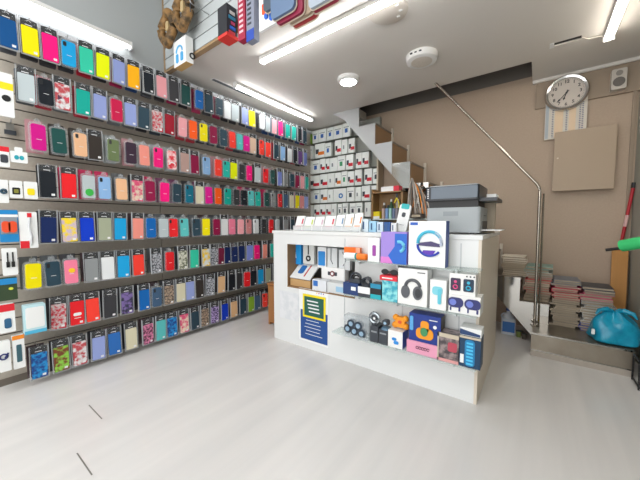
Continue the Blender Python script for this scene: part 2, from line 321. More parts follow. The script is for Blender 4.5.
for r, lst in ROWS.items():
    for k, (px, c, st) in enumerate(lst):
        zc = row_z(r, 1.5)+.1
        y = 1.0
        for _ in range(12):             # photo column -> distance along the wall
            # solve on the display plane at mid height
            d = ray(px, 222)
            lo, hi = 0.0, 5.0
            break
        lo, hi = -.2, 4.2
        for _ in range(40):
            mid = (lo+hi)/2
            cc, ss = math.cos(-YAW), math.sin(-YAW)
            w0, w1 = cc*XF-ss*mid, ss*XF+cc*mid
            fz = w1*math.cos(PD)-(zc-EYE)*math.sin(PD)
            if CX+F*w0/fz < px or fz < 0: lo = mid
            else: hi = mid
        y = lo
        z = row_z(r, y)
        pr = prH if st == 'H' else prC
        o = pr if first[st] else dup(pr)
        first[st] = False
        o.location = (XF-.0, y, z)
        o.rotation_euler = (random.uniform(-.01, .01), random.uniform(-.03, .03), PI/2+random.uniform(-.12, .12))
        s = random.uniform(.95, 1.0) if y < 2.6 else .88
        o.scale = (s, 1, random.uniform(.97, 1.0))
        pack = 'in a clear clamshell' if st == 'C' else 'in a black-headed sleeve'
        prev = lst[k-1][1] if k else None; nxt = lst[k+1][1] if k < len(lst)-1 else None
        if prev and nxt: ctx = 'between the %s and %s ones' % (prev, nxt)
        elif nxt: ctx = 'beside the %s one' % nxt
        else: ctx = 'after the %s one' % prev
        o['label'] = '%s phone case %s, %s from left in %s' % (c.replace('patterned-', 'patterned '), ctx, ONES[k+1], ROWN[r])
        o['group'] = 'phone cases on the left slat wall'
        for ch in o.children:
            if ch.name.startswith('case_shell'):
                setmat(ch, cmat(c))
                if st == 'C' and random.random() < .55:
                    for g in list(ch.children):
                        if g.name.startswith('camera_opening') and 'camera_opening' != g.name: bpy.data.objects.remove(g, do_unlink=True)
        if px in (88,): pass
        # the peg it hangs on
        hk = bpy.data.objects.new('display_hook', hook_mesh); C.objects.link(hk)
        hk.location = (XF+.012, y, z+(.236 if st == 'H' else .224)); hk.rotation_euler = (0, 0, 0)
        tag(hk, 'thin metal display peg carrying a phone case on the left slat wall', 'hook', 'display pegs on the left wall')
        # a further package waiting behind on the same peg
        if True:
            if not (NB < 300-total_front): SPARE.append((y, z, r))
            else:
                NB += 1
                hexc = random.choice(backcols.get(r, ['#26262a', '#3d3f44', '#8a8f94', '#5a5e62']))
                bo = bpy.data.objects.new('phone_case', back_mesh); C.objects.link(bo)
                low = {1: random.uniform(-.026, -.008), 2: random.uniform(-.018, 0), 3: -.004}.get(r, .006)
                bo.location = (XF-.045, y-random.uniform(.004, .012), z+low); bo.rotation_euler = (0, 0, PI/2+random.uniform(-.1, .1)); bo.scale = (.96, 1, .98)
                setmat(bo, col(hexc))
                tag(bo, '%s package hidden behind the %s case %s from left in %s' % (bnames[hexc], c, ONES[k+1], ROWN[r]), 'phone case', 'spare packages behind the front cases')
# the spares beyond the ones shown largest: one lump of dark packages behind rows
b = B()
for y, z, r in SPARE:
    b.box(XF-.062, XF-.047, y-.056, y+.040, z+.004, z+.238, col(random.choice(['#26262a', '#3d3f44', '#5a5e62', '#4a3a3e'])))
if SPARE:
    o = b.obj('spare_packages'); tag(o, 'dark spare packages hanging behind the front phone cases in the lower rows', 'spare packages', kind='stuff')
# ---------------------------------------------------------------- accessories at the near end of the left wall
def wall_item(name, label, cat, px0, px1, pyt, pyb, X=XF+.01, group='accessory packs at the near end of the left wall'):
    pm = (pyt+pyb)/2
    y0 = onx(px0, pm, X)[1]; y1 = onx(px1, pm, X)[1]; zb = onx((px0+px1)/2, pyb, X)[2]; zt = onx((px0+px1)/2, pyt, X)[2]
    t = thing(name, label, cat, (X, (y0+y1)/2, zb), PI/2, group)
    return t, (y1-y0)/2, zt-zb
def card(t, h, H, m, d=.02, name='card', r=.006):
    return B().rr(-h, h, 0, H, -d, 0, r, m, 3).obj(name, t)
blue_c, red_c, yel_c = col('#1a86c8'), col('#dd2030'), col('#f2dc14')
t, h, H = wall_item('power_pack', 'white and yellow carded accessory at far left of second row', 'accessory pack', -2, 13, 74, 117)
card(t, h, H, white); B().box(-h, h, -.021, -.02, H*.62, H*.78, yel_c).obj('yellow_band', t); B().disc(0, H*.42, h*.6, h*.6, -.024, -.02, black).obj('dark_disc', t)
t, h, H = wall_item('earphone_pack', 'white and red boxed earphones at far left under the second row', 'accessory pack', -2, 9, 147, 167)
card(t, h, H, white); B().box(-h, h, -.021, -.02, H*.75, H, red_c).obj('red_band', t); B().rr(-h*.7, h*.7, H*.2, H*.6, -.024, -.02, .01, dgrey).obj('product', t)
t, h, H = wall_item('glass_protector_pack', 'small white hang pack with teal glasses picture under bare slats', 'accessory pack', 10, 27, 152, 163)
card(t, h, H, white); B().disc(-h*.3, H*.45, h*.28, H*.2, -.022, -.02, col('#1f9fb0')).disc(h*.3, H*.45, h*.28, H*.2, -.022, -.02, col('#1f9fb0')).obj('printed_glasses', t)
B().rr(-.02, .02, H, H+.03, -.012, -.006, .008, white).obj('hang_tab', t)
t, h, H = wall_item('cable_pack', 'white pack with dark coiled cable at far left of fourth row', 'accessory pack', -2, 8, 180, 203)
card(t, h, H, white); B().ring(0, H*.5, h*.5, .008, -.024, col('#26485c')).obj('cable', t)
t, h, H = wall_item('watch_strap_pack', 'white card with dark framed olive square, left end of fourth row', 'accessory pack', 9, 22, 181, 198)
card(t, h, H, white); B().rr(-h*.6, h*.6, H*.2, H*.6, -.022, -.02, .006, black).rr(-h*.35, h*.35, H*.28, H*.5, -.024, -.02, .004, col('#8a8a3a')).obj('dark_square', t)
t, h, H = wall_item('watch_strap_pack', 'white card with a yellow shape, just left of the black case', 'accessory pack', 23.5, 37, 182, 199)
card(t, h, H, white); B().rr(-h*.55, h*.55, H*.22, H*.6, -.023, -.02, .01, yel_c).obj('yellow_shape', t)
t, h, H = wall_item('earplug_pack', 'blue header pack with two orange earplugs, left end of fifth row', 'accessory pack', -1, 18, 210, 242)
card(t, h, H, blue_c); B().box(-h*.9, h*.9, -.022, -.02, H*.25, H*.78, mat('grey_tray', '#8b97a3', .4)).box(-h, h, -.022, -.02, H*.78, H*.86, white).obj('tray', t)
b = B()
for s in (-1, 1): b.rr(s*h*.35-.02, s*h*.35+.02, H*.3, H*.65, -.034, -.022, .018, col('#e8502a'))
islands(b, 'earplug', t, smooth=True)
t, h, H = wall_item('cable_pack', 'red and white carded cable hanging beside the navy case', 'accessory pack', 19, 37, 212, 248)
card(t, h, H, white); islands(B().box(-h, 0, -.022, -.02, 0, H*.2, red_c).box(-h*.1, h*.4, -.022, -.02, H*.85, H*.97, red_c), 'red_print', t)
B().tube([(h*.15, -.028, H*.85), (h*.05, -.03, H*.6), (h*.3, -.03, H*.3), (h*.1, -.028, H*.1)], .006, mat('cable_grey', '#c9ccd0', .4), 8).obj('cable', t, smooth=True)
t, h, H = wall_item('cable_pack', 'white pack with two black plug leads, left end of sixth row', 'accessory pack', 2, 17, 248, 275)
card(t, h, H, white)
b = B()
for s in (-.3, .4): b.tube([(h*s, -.024, H*.85), (h*s, -.024, H*.4)], .004, black, 6).box(h*s-.008, h*s+.008, -.03, -.02, H*.3, H*.5, black)
b.obj('cable', t)
t, h, H = wall_item('earphone_pack', 'dark green accessory pack under the white cable pack', 'accessory pack', -2, 17, 277, 300)
card(t, h, H, col('#31452c')); B().disc(h*.3, H*.5, h*.25, h*.2, -.026, -.02, col('#d6e04a')).obj('yellow_spot', t); B().box(-h, h, -.023, -.02, H*.7, H*.95, blue_c).obj('blue_band', t)
t, h, H = wall_item('earphone_pack', 'white box with red header, left end of seventh row', 'accessory pack', -2, 14, 303, 331)
card(t, h, H, white, .05); B().box(-h, h, -.052, -.05, H*.75, H, red_c).obj('red_header', t); B().rr(-h*.4, h*.5, H*.15, H*.5, -.053, -.05, .012, col('#2b5f86')).obj('product_print', t)
t, h, H = wall_item('gadget_box', 'large pale blue and white box hanging left of the patterned cases, seventh row', 'accessory pack', 22, 44, 303, 331)
card(t, h, H, col('#bfe2ea'), .07); B().rr(-h*.85, h*.85, H*.2, H*.92, -.0725, -.07, .01, white).box(-h, h, -.071, -.07, 0, H*.12, col('#4fb3d8')).obj('printed_front', t)
t, h, H = wall_item('earphone_pack', 'white box with navy doodle, left end of bottom row', 'accessory pack', -2, 10, 340, 370)
card(t, h, H, white, .04); B().ring(-h*.2, H*.5, .018, .005, -.042, col('#232b6a')).obj('round_print', t); B().tube([(0, -.042, H*.45), (h*.6, -.042, H*.6)], .005, col('#232b6a')).obj('line_print', t)
t, h, H = wall_item('phone_box', 'slim white box with orange top and phone picture, bottom row', 'accessory pack', 12, 24, 334, 367)
card(t, h, H, white, .035); B().box(-h, h, -.037, -.035, H*.88, H, col('#f08a1c')).obj('orange_top', t); B().rr(-h*.4, h*.5, H*.2, H*.72, -.038, -.035, .006, col('#38606c')).obj('phone_print', t)
# bare hook with a small tag on the exposed slats
p = onx(10, 126, XL+.05)
t = thing('price_hook', 'bare metal hook with small dark price tag on exposed slats', 'hook', p)
B().tube([(-.04, 0, .02), (.05, 0, .02), (.06, 0, .035)], .004, wire, 6).obj('peg', t)
B().box(-.01, .004, -.03, .03, -.06, -.03, dgrey).box(-.01, .004, -.02, .02, -.03, .02, wire).obj('tag_holder', t)
# small marks printed on a few cases
def mark_case(r, k, fn):
    lab = '%s from left in %s' % (ONES[k+1], ROWN[r])
    for o in bpy.data.objects:
        if o.type == 'EMPTY' and o.get('label', '').endswith(lab) and 'package' not in o.get('label', ''):
            fn(o); return
def m_green(o): B().disc(0, .06, .028, .03, -.032, -.0285, col('#39b54a')).obj('green_print', o)
mark_case(4, 2, m_green)
def m_yel(o): B().disc(.004, .115, .02, .018, -.032, -.0285, col('#f5c518')).obj('yellow_print', o)
mark_case(6, 2, m_yel)
def m_fly(o): B().poly([(-.03, -.0212, .07), (0, -.0212, .09), (-.03, -.0212, .11)], [(0, 1, 2)], col('#5a3450')).poly([(.038, -.0212, .065), (0, -.0212, .09), (.038, -.0212, .11)], [(0, 1, 2)], col('#d8485a')).obj('bow_print', o)
mark_case(2, 2, m_fly)
def m_white(o): B().rr(-.026, .026, .08, .105, -.0215, -.0205, .01, white).box(-.02, .022, -.0215, -.0205, .06, .064, white).obj('white_print', o)
mark_case(7, 1, m_white)
def m_arc(o): B().ring(0, .05, .03, .005, -.0300, white, .2, 2.9, 10).obj('white_print', o)
mark_case(3, 8, m_arc)
def m_frame(o): B().tube([(-.045, -.021, .005), (.045, -.021, .005), (.045, -.021, .19), (-.045, -.021, .19)], .0025, white, 5, True).obj('white_edge', o)
mark_case(1, 8, m_frame)

# ================================================================ BACK WALL DISPLAY OF BOXED PROTECTORS
YD = 3.88
t = thing('display_board', 'grey perforated display board behind the white boxed protectors', 'display panel', (-3.1, YD+.1, 0))
B().box(.05, 1.21, 0, .05, .9, ZC-.005, mat('board_grey', '#9da19a', .6, bump=.05)).obj('panel', t)
B().box(1.225, 1.25, -.12, .05, .9, 2.12, mat('board_edge', '#c9bfa8', .5)).obj('end_strip', t)
b = B()
for k, zz in enumerate((2.50, 2.245, 2.00, 1.75, 1.51, 1.275)):
    b.box(.06, 1.21, -.10, 0, zz-.010, zz-.004, mat('rail_grey', '#5c635a', .5))
islands(b, 'rail', t)
boxes = {
 1: [(306.5,311.5,'green'),(312.5,318,'blue'),(318.5,326,'blue'),(327,333,'blue'),(333.5,342,'blue'),(342.5,350,'blue')],
 2: [(306,313,'grey'),(315,324.5,'orange'),(325,331,'blue'),(335,341,'red'),(341.7,347,'plain'),(348.5,354.5,'red')],
 3: [(307,311.5,'plain'),(312,319.5,'blue'),(320,325,'red'),(325.5,329.5,'red'),(330,337,'plain'),(337.5,345,'green'),(346,353,'red'),(355.8,361.5,'red'),(362,368.5,'red')],
 4: [(310,319.5,'red'),(320,327.5,'red'),(328,334.5,'plain'),(335,341,'orange'),(341.5,347,'green'),(347.5,354,'red'),(355,361.5,'red'),(364.5,372,'red'),(373,378.7,'dark')],
 5: [(308.5,313,'plain'),(313.3,319.5,'blue'),(320.5,327.5,'orange'),(328,333,'plain'),(333.5,346,'bluebig'),(347,354.5,'dark'),(355.5,361,'plain'),(362,370,'red'),(372,378.7,'dark')],
 6: [(308,313,'plain'),(314,319.5,'red'),(320,325.5,'red'),(326,331,'red'),(331.5,336.5,'plain'),(338,342,'dark'),(342.7,348,'dark'),(350,356,'dark'),(356.5,362.5,'dark'),(365,371,'plain'),(373,378.7,'dark')]}
zrow = {1: (2.505, 2.715), 2: (2.25, 2.48), 3: (2.005, 2.232), 4: (1.755, 1.985), 5: (1.515, 1.737), 6: (1.28, 1.497)}
wbox = mat('protector_box_white', '#f0f6f3', .45, bump=.02); ink = {'blue': col('#3b6fc0'), 'red': col('#cf2233'), 'green': col('#3f9a68'), 'orange': col('#e07a2a'), 'dark': col('#3c4650'), 'grey': col('#8d979c')}
BROW = {1: 'top row', 2: 'second row', 3: 'third row', 4: 'fourth row', 5: 'fifth row', 6: 'lowest row'}
for r, lst in boxes.items():
    z0, z1 = zrow[r]
    for k, (a, b2, c) in enumerate(lst):
        X0 = ony(a, 170, YD)[0]; X1 = ony(b2, 170, YD)[0]; w2 = (X1-X0)/2*1.02
        zz = z0; hh = (z1-z0)*random.uniform(.93, 1.0)
        desc = {'plain': 'plain white', 'bluebig': 'wide white', 'green': 'white green-printed', 'blue': 'white blue-printed', 'red': 'white red-printed', 'orange': 'white orange-printed', 'dark': 'white dark-printed', 'grey': 'pale grey-printed'}[c]
        if r == 1 and k == 0: desc = 'bright green'
        t = thing('protector_box', '%s boxed screen protector, %s from left in %s on back wall' % (desc, ONES[k+1], BROW[r]), 'box', ((X0+X1)/2, YD, zz), 0, 'boxed protectors on the back wall')
        bm_ = col('#7fae3e') if (r == 1 and k == 0) else wbox
        bb = B(); bb.box(-w2, w2, 0, .055, 0, hh, bm_); bb.obj('carton', t, bevel=.002)
        pr = B(); y_ = -.002
        if c in ('red', 'orange'):
            pr.box(-w2*.8, -w2*.2, y_, 0, hh*.3, hh*.62, ink['dark']).box(-w2*.3, w2*.9, y_-.001, 0, hh*.2, hh*.42, ink[c])
        elif c == 'bluebig': pr.ring(w2*.2, hh*.45, .03, .01, y_, col('#2b82c8'), n=14)
        elif c == 'plain': pr.box(-w2*.5, -w2*.1, y_, 0, hh*.35, hh*.6, ink['grey'])
        elif c in ink: pr.box(-w2*.4, w2*.3, y_, 0, hh*.3, hh*.6, ink[c]).box(-w2*.7, w2*.7, y_, 0, hh*.68, hh*.73, ink['grey'])
        pr.obj('printed_front', t)

# ================================================================ CEILING FIXTURES
led = mat('led_diffuser', '#ffffff', .5, emit=17); led_soft = mat('led_diffuser_soft', '#ffffff', .5, emit=5); led_w = mat('led_diffuser_warm', '#fff6ea', .5, emit=17)
hous = mat('lamp_housing', '#e6e6e4', .4)
def batten(label, p, q, w=.05, m=led, ends=True):
    p, q = Vector(p), Vector(q); d = q-p; L_ = d.length; a = math.atan2(d.y, d.x)
    t = thing('tube_light', label, 'ceiling light', p, a)
    B().rr(-w/2, w/2, -.004, .03, 0, L_, .003, hous, 2, 'x').obj('housing', t)
    B().rr(-w*.42, w*.42, -.03, -.004, .02, L_-.02, .012, m, 4, 'x').obj('diffuser', t, smooth=True)
    b = B().box(-.012, .0, -w/2-.004, w/2+.004, -.032, .03, hous).box(L_, L_+.012, -w/2-.004, w/2+.004, -.032, .03, hous); islands(b, 'end_cap', t)
    return t
batten('long white tube light high on the left wall above the top case row', (-3.065, -.6, 2.815), (-3.065, 1.18, 2.815), .05, led_soft)
batten('white tube light on ceiling along the far half of the case wall', (-2.71, 2.08, 2.70), (-2.71, 3.41, 2.70), .05)
batten('bright tube light crossing the ceiling in front of the slatted fascia', (-2.11, 1.925, 2.70), (-.35, 1.925, 2.70), .05)
batten('short bright tube light at the top right above the clock', (.405, 3.37, 2.70), (.405, 1.9, 2.70), .06, led_w)
for k, (x, y_, lab) in enumerate(((-1.675, 2.745, 'small round lit ceiling downlight in a white ring'),)):
    t = thing('ceiling_downlight', lab, 'ceiling light', (x, y_, ZC))
    B().lathe([(.115, 0), (.115, -.03), (.10, -.045), (.09, -.045)], hous, seg=32).obj('rim', t, smooth=True)
    B().lathe([(.09, -.044), (.06, -.050), (.0, -.051)], led, seg=32).obj('diffuser', t, smooth=True)
t = thing('ceiling_speaker', 'white unlit round ceiling disc near the stair opening', 'ceiling fixture', (-.915, 2.79, ZC))
B().lathe([(.14, 0), (.14, -.02), (.132, -.05), (.115, -.058)], hous, seg=36).obj('rim', t, smooth=True)
B().lathe([(.115, -.057), (.05, -.060), (.0, -.060)], mat('grille_cream', '#d8d2c8', .6, bump=.3, scale=300), seg=36).obj('grille', t, smooth=True)
b = B()
for k in range(3): b.box(-.06+k*.04, -.04+k*.04, -.141, -.13, -.03, -.02, dgrey)
b.obj('slot', t)
t = thing('ceiling_ring_vent', 'flat pale round vent cover on ceiling beside the long tube light', 'ceiling fixture', (-.93, 2.07, ZC))
B().lathe([(.14, 0), (.14, -.008), (.125, -.014), (.0, -.014)], mat('vent_beige', '#cfc8be', .5), seg=36).obj('plate', t, smooth=True)
b = B()
for a in (-.4, .3, 1.0): b.box(.09*math.cos(a)-.012, .09*math.cos(a)+.012, .09*math.sin(a)-.006, .09*math.sin(a)+.006, -.018, -.014, hous)
b.obj('clip', t)
t = thing('linear_vent', 'thin dark slot vent in the ceiling beside the case wall', 'ceiling fixture', (-2.85, 1.89, ZC))
B().box(-.02, .02, 0, .53, -.006, 0, mat('vent_grey', '#5d6468', .5)).obj('slot', t); B().box(-.03, .03, -.01, .54, -.003, 0, hous).obj('frame', t)
o = B().tube([(.235, 3.30, ZC-.005), (.28, 3.33, ZC-.02), (.34, 3.35, ZC-.015), (.385, 3.37, ZC-.02)], .004, mat('cable_white', '#cfcac0', .5)).obj('power_cable')
tag(o, 'thin white cable from the ceiling hatch to the right tube light', 'cable')

# ================================================================ SLATTED FASCIA WITH GOODS
t = thing('slatted_fascia', 'white slatted display fascia above the edge of the low ceiling', 'display panel', (XL, YF, ZC))
B().box(0, XR-XL, 0, .028, -.0, ZH-ZC-.002, m_groove).obj('backing', t)
b = B(); slats(b, 0, 0, .02, ZH-ZC, .105, .010, lambda b, a, c_, z, zz: b.box(.02, XR-XL, -.014, 0, z, zz, mat('slat_white', '#c3cacc', .45, bump=.02))); b.obj('slat_boards', t)
B().box(0, XR-XL, -.018, .028, -.012, .010, mat('fascia_wood_edge', '#a58a68', .5)).box(0, .02, -.02, 0, 0, ZH-ZC, mat('fascia_wood_edge', '#a58a68')).obj('wooden_edge', t)
m_camo = mat('mottled_brown', '#9a7546', .6, col2='#4e3d26', scale=14, bump=.2)
def pouch(label, px, py, w_, h_, Y=1.42):
    p = ony(px, py, Y); t = thing('neck_pillow', label, 'travel pillow', (p[0], Y, p[2]), 0, 'brown mottled cushions on the fascia')
    b = B(); n = 24; pts = []
    for k in range(n):
        a = PI*.0+2*PI*k/n; pts.append((w_*.72*math.cos(a), -.02+.012*math.cos(3*a), h_*.72*math.sin(a)))
    b.tube(pts, w_*.30, m_camo, 10, True); b.obj('cushion', t, smooth=True)
    B().rr(-w_*.5, w_*.5, -h_*.5, h_*.5, 0, .02, w_*.3, mat('brown_dark', '#5a4630', .6, bump=.3, scale=30)).obj('centre_panel', t)
    B().rr(-w_*.18, w_*.18, -h_*.1, h_*.35, -.03, .0, w_*.1, mat('cream_tag', '#c9b184', .5)).obj('swing_tag', t)
    return t
pouch('mottled brown cushion pack, lower left one on the fascia', 170, 30, .13, .18)
pouch('mottled brown cushion pack, upper right one touching the top edge', 185, 11, .13, .20)
def cart(name, label, cat, X0, X1, z0, z1, Y, d, mf, group=None, ms=None, mb=None, rotz=0):
    t = thing(name, label, cat, ((X0+X1)/2, Y, z0), rotz, group); w2 = (X1-X0)/2; H = z1-z0
    b = B(); i = B()
    b.box(-w2, w2, 0, d, 0, H, mf)
    if ms: b.box(w2, w2+.001, .002, d, 0, H, ms)
    if mb: b.box(-w2, w2, .002, d, -.001, 0, mb)
    b.obj('carton', t, bevel=.002); return t, w2, H
t, w2, H = cart('headphone_box', 'white box with light blue headphones hanging at fascia left corner', 'box', ony(174, 60, 1.42)[0], ony(186, 60, 1.42)[0], 2.615, 2.84, 1.42, .07, white, mb=col('#c9a66a'))
B().ring(0, H*.5, .05, .007, -.004, col('#5fb4e4'), 0, PI, 14).rr(-.06, -.02, H*.12, H*.45, -.006, 0, .012, col('#4aa8e0')).rr(.02, .06, H*.12, H*.45, -.006, 0, .012, col('#4aa8e0')).obj('printed_headphones', t)
B().ring(.0, H*.3, .022, .006, 0, black, n=12).obj('printed_logo', t).matrix_local = Matrix.Translation((w2+.002, .06, 0)) @ Matrix.Rotation(PI/2, 4, 'Z')
t, w2, H = cart('lighter_display', 'dark display box of colourful gadgets with red base hanging from fascia', 'box', ony(218, 30, 1.40)[0], ony(227, 30, 1.40)[0], 2.60, 2.83, 1.40, .09, col('#2a2c33'), mb=col('#e03a34'))
b = B()
for k, hx in enumerate(('#c83a4a', '#2f6ad0', '#b8406a', '#3a8fb8', '#d8d8d8')): b.box(w2+.001, w2+.005, .015+.01*(k % 3), .07+.005*(k % 2), H*(.08+.16*k), H*(.18+.16*k), col(hx))
islands(b, 'gadget', t); B().box(-w2, w2+.002, -.002, .1, 0, H*.1, col('#e03a34')).obj('red_base', t)
t, w2, H = cart('charger_box', 'tall dark-red striped box with white letters in the middle of fascia', 'box', ony(238, 30, 1.43)[0], ony(245, 30, 1.43)[0], 2.53, 2.86, 1.43, .05, col('#a82a46'))
b = B()
for k in range(7): b.box(-w2*.6, w2*.5, -.002, 0, H*(.15+.11*k), H*(.2+.11*k), col('#e9c9cf'))
b.obj('white_lettering', t)
t, w2, H = cart('charger_box', 'tall grey and blue box beside the dark-red striped box', 'box', ony(246.5, 30, 1.43)[0], ony(254, 30, 1.43)[0], 2.49, 2.86, 1.43, .05, col('#8d93a5'))
b = B()
for k in range(7): b.box(-w2*.7, w2*.3, -.002, 0, H*(.3+.09*k), H*(.34+.09*k), dgrey)
b.box(-w2, w2, -.003, 0, 0, H*.2, col('#2f4fb0')); b.obj('lettering', t)
t, w2, H = cart('cable_box', 'white carded pack with orange figure and blue clips on the fascia', 'box', ony(259, 20, 1.46)[0], ony(276, 20, 1.46)[0], 2.54, 2.82, 1.46, .02, white)
B().rr(-.05, -.01, H*.35, H*.6, -.004, 0, .01, col('#e85a2a')).obj('orange_figure', t); B().rr(.03, .07, H*.1, H*.28, -.012, 0, .01, col('#2a6ad8')).rr(-.02, .01, H*.2, H*.32, -.012, 0, .01, col('#2a6ad8')).obj('blue_clip', t)
for k, (X, z, w_, h_, hx, cname, yy) in enumerate(((0, 0, .09, .34, '#4a5866', 'dark slate', 1.41), (0, 0, .20, .36, '#61799a', 'grey-blue', 1.37), (0, 0, .22, .4, '#8a2040', 'dark red', 1.40),
                                               (0, 0, .20, .42, '#a3907c', 'taupe', 1.43), (0, 0, .20, .44, '#a8363a', 'brick red', 1.46), (0, 0, .20, .36, '#a3aebb', 'silver', 1.41), (0, 0, .20, .36, '#9a3044', 'raspberry', 1.44))):
    px_, pz_ = ((268, 10), (282, 14), (289, 19), (300, 18), (304, 22), (322, 2), (325, 6))[k]; X, _, z = ony(px_, pz_, yy)
    t = thing('tablet_sleeve', '%s tablet sleeve hanging in the row under the fascia top' % cname, 'tablet sleeve', (X, yy, z), 0, 'tablet sleeves on the fascia')
    B().rr(-w_/2, w_/2, 0, h_, 0, .018, .03, col(hx), 5).obj('body', t, smooth=True)
    B().rr(-w_/2-.006, w_/2+.006, -.006, h_, .019, .023, .034, mat('sleeve_edge', '#cdbfae', .5), 5).obj('pale_edge', t)
t = thing('wire_hook', 'bare wire display hook on the white fascia', 'hook', (-2.32, YF-.014, 2.97)); B().tube([(0, 0, 0), (0, -.16, 0), (0, -.17, .02)], .004, wire).obj('peg', t); B().box(-.004, .004, -.17, -.165, -.07, 0, dgrey).obj('tag_holder', t)

# ================================================================ COUNTER
ZT, YC, CXL, CXR = 1.115, 2.09, -2.155, -.28
m_cw = mat('counter_white', '#e4e6e6', .25, bump=.01); m_cs = mat('counter_side_beige', '#ddd2c2', .4, bump=.02)
t = thing('shop_counter', 'white sales counter with display recess and glass shelves in front', 'counter', (0, 0, 0)); counter = t
b = B()
RX0, RX1, RZ0, RZ1 = -1.965, -1.20, .566, .985
b.box(CXL, RX0, YC, YC+.42, 0, ZT-.03, m_cw); b.box(RX1, CXR-.018, YC, YC+.02, 0, ZT-.03, m_cw)
b.box(RX0, RX1, YC, YC+.42, 0, RZ0, m_cw); b.box(RX0, RX1, YC, YC+.42, RZ1, ZT-.03, m_cw)
b.obj('front_body', t)
B().box(CXR-.018, CXR, YC, 3.12, 0, ZT-.03, m_cs).obj('side_panel', t)
B().box(CXL-.01, CXR+.005, YC-.01, YC+.45, ZT-.03, ZT, m_cw).box(CXR-.5, CXR+.005, YC+.45, 3.12, ZT-.03, ZT, m_cw).obj('worktop', t, bevel=.003)
B().box(CXR-.5, CXR-.018, 3.10, 3.12, 0, ZT-.03, m_cw).box(RX1, RX1+.02, YC+.02, YC+.42, 0, ZT-.03, m_cw).obj('inner_panel', t)
B().box(RX0, RX1, YC+.38, YC+.42, RZ0, RZ1, mat('recess_back', '#9da0a0', .5)).obj('recess_back', t)
B().box(RX0, RX0+.006, YC, YC+.38, RZ0, RZ1, mat('recess_wood', '#8a6b48', .5)).box(RX0, RX1, YC-.004, YC+.38, RZ0-.004, RZ0+.006, mat('recess_wood', '#8a6b48')).obj('wooden_lining', t)
b = B()
for X in (-1.30, -.79, -.40): b.box(X-.004, X+.004, YC-.003, YC, .27, 1.06, mat('slot_metal', '#c4c8ca', .5, .3))
islands(b, 'slotted_upright', t)
glass = clear('shelf_glass', '#c4d8d4', .35, .05)
S1, S2, S3 = .905, .628, .298
for nm, z, a, bb_ in (('glass_shelf', S1, -1.20, CXR+.01), ('glass_shelf', S2, -1.22, CXR+.01), ('glass_shelf', S3, -1.33, CXR+.01)):
    g = B().box(a, bb_, YC-.15, YC-.003, z-.008, z, glass).obj(nm, t)
    bk = B()
    for X in (-1.1, -.79, -.40): bk.box(X-.005, X+.005, YC-.12, YC-.003, z-.03, z-.0085, mat('slot_metal', '#a9adb0'))
    islands(bk, 'bracket', g)
# paper notice and the poster taped to the counter
p0, p1 = ony(280, 290, YC), ony(299, 322, YC)
o = B().box(p0[0], p1[0], YC-.003, YC-.0005, p1[2], p0[2], mat('notice_paper', '#e2e4e7', .5, col2='#d6dade', scale=12)).obj('paper_notice'); tag(o, 'faint white paper notice taped at counter left end', 'notice')
X0, X1 = -1.79, -1.475; Wd = X1-X0
t = thing('blue_poster', 'blue poster with green chalkboard in yellow frame on counter front', 'poster', ((X0+X1)/2, YC-.0005, .07))
B().box(-Wd/2-.02, Wd/2+.01, -.003, 0, 0, .505, white).obj('sheet', t)
B().box(-Wd/2, Wd/2, -.005, -.003, .02, .30, col('#1c4c92')).obj('blue_field', t)
pb = B(); pb.box(-Wd/2+.03, Wd/2-.02, -.008, -.005, .235, .455, yel_c); pb.obj('yellow_frame', t)
B().box(-Wd/2+.05, Wd/2-.04, -.010, -.008, .255, .435, col('#1d5c4e')).obj('chalkboard', t)
b = B()
for k in range(4): b.box(-.075+.008*k, .055+.006*k, -.0115, -.010, .39-.033*k, .402-.033*k, white)
for k, (a, c_) in enumerate(((-.09, .06), (-.1, .08), (-.11, .08), (-.09, .07), (-.1, .1))): b.box(a, c_, -.006, -.005, .205-.033*k, .210-.033*k, white)
b.obj('white_lettering', t)
b = B()
for k in range(4): b.rr(.03+.025*k, .042+.025*k, .475, .487, -.0045, -.003, .005, col(('#f2b61a', '#c8408a', '#4a8fd0', '#8a4fa0')[k]), 3)
b.obj('dots', t)

# ---- goods on the glass shelves
YS = YC-.135
def shelf_item(name, label, cat, xl, xr, top, z0, mf, d=.10, Y=YS, group='boxed goods on the counter front shelves', ms=None, h=None, mid=None):
    m_ = mid if mid else top+6
    X0, X1 = ony(xl, m_, Y)[0], ony(xr, m_, Y)[0]; z1 = ony((xl+xr)/2, top, Y)[2] if h is None else z0+h
    return cart(name, label, cat, X0, X1, z0, z1, Y, d, mf, group, ms)
# upper shelf
t, w2, H = shelf_item('light_ring_box', 'large white box with a blue swirl ring on the upper shelf', 'box', 409, 446, 221, S1, white, .085, ms=col('#24479a'))
b = B().ring(.02, H*.52, .075, .011, -.004, col('#47b6d6'), .5, 3.2, 16).ring(.02, H*.5, .078, .008, -.004, col('#2a3fb0'), 3.2, 5.6, 16).ring(.02, H*.52, .075, .010, -.005, col('#b9c3d8'), -.2, 1.1, 10); b.obj('printed_ring', t, smooth=True)
b = B().poly([(-.05, -.004, H*.52), (.03, -.004, H*.56), (.09, -.004, H*.5), (.085, -.004, H*.44), (.0, -.004, H*.45), (-.05, -.004, H*.46)], [(0, 1, 2, 3, 4, 5)], col('#453a6a')).poly([(-.03, -.004, H*.28), (.04, -.004, H*.25), (.06, -.004, H*.36), (-.02, -.004, H*.36)], [(0, 1, 2, 3)], col('#5b2fb0')); b.obj('printed_device', t)
B().box(-w2+.01, -w2+.06, -.003, 0, H*.91, H*.97, col('#2a5fc0')).obj('blue_badge', t)
t, w2, H = shelf_item('game_gadget_box', 'violet and blue box with white crescent on the upper shelf', 'box', 381, 407, 232, S1, col('#9f86d8'), .09)
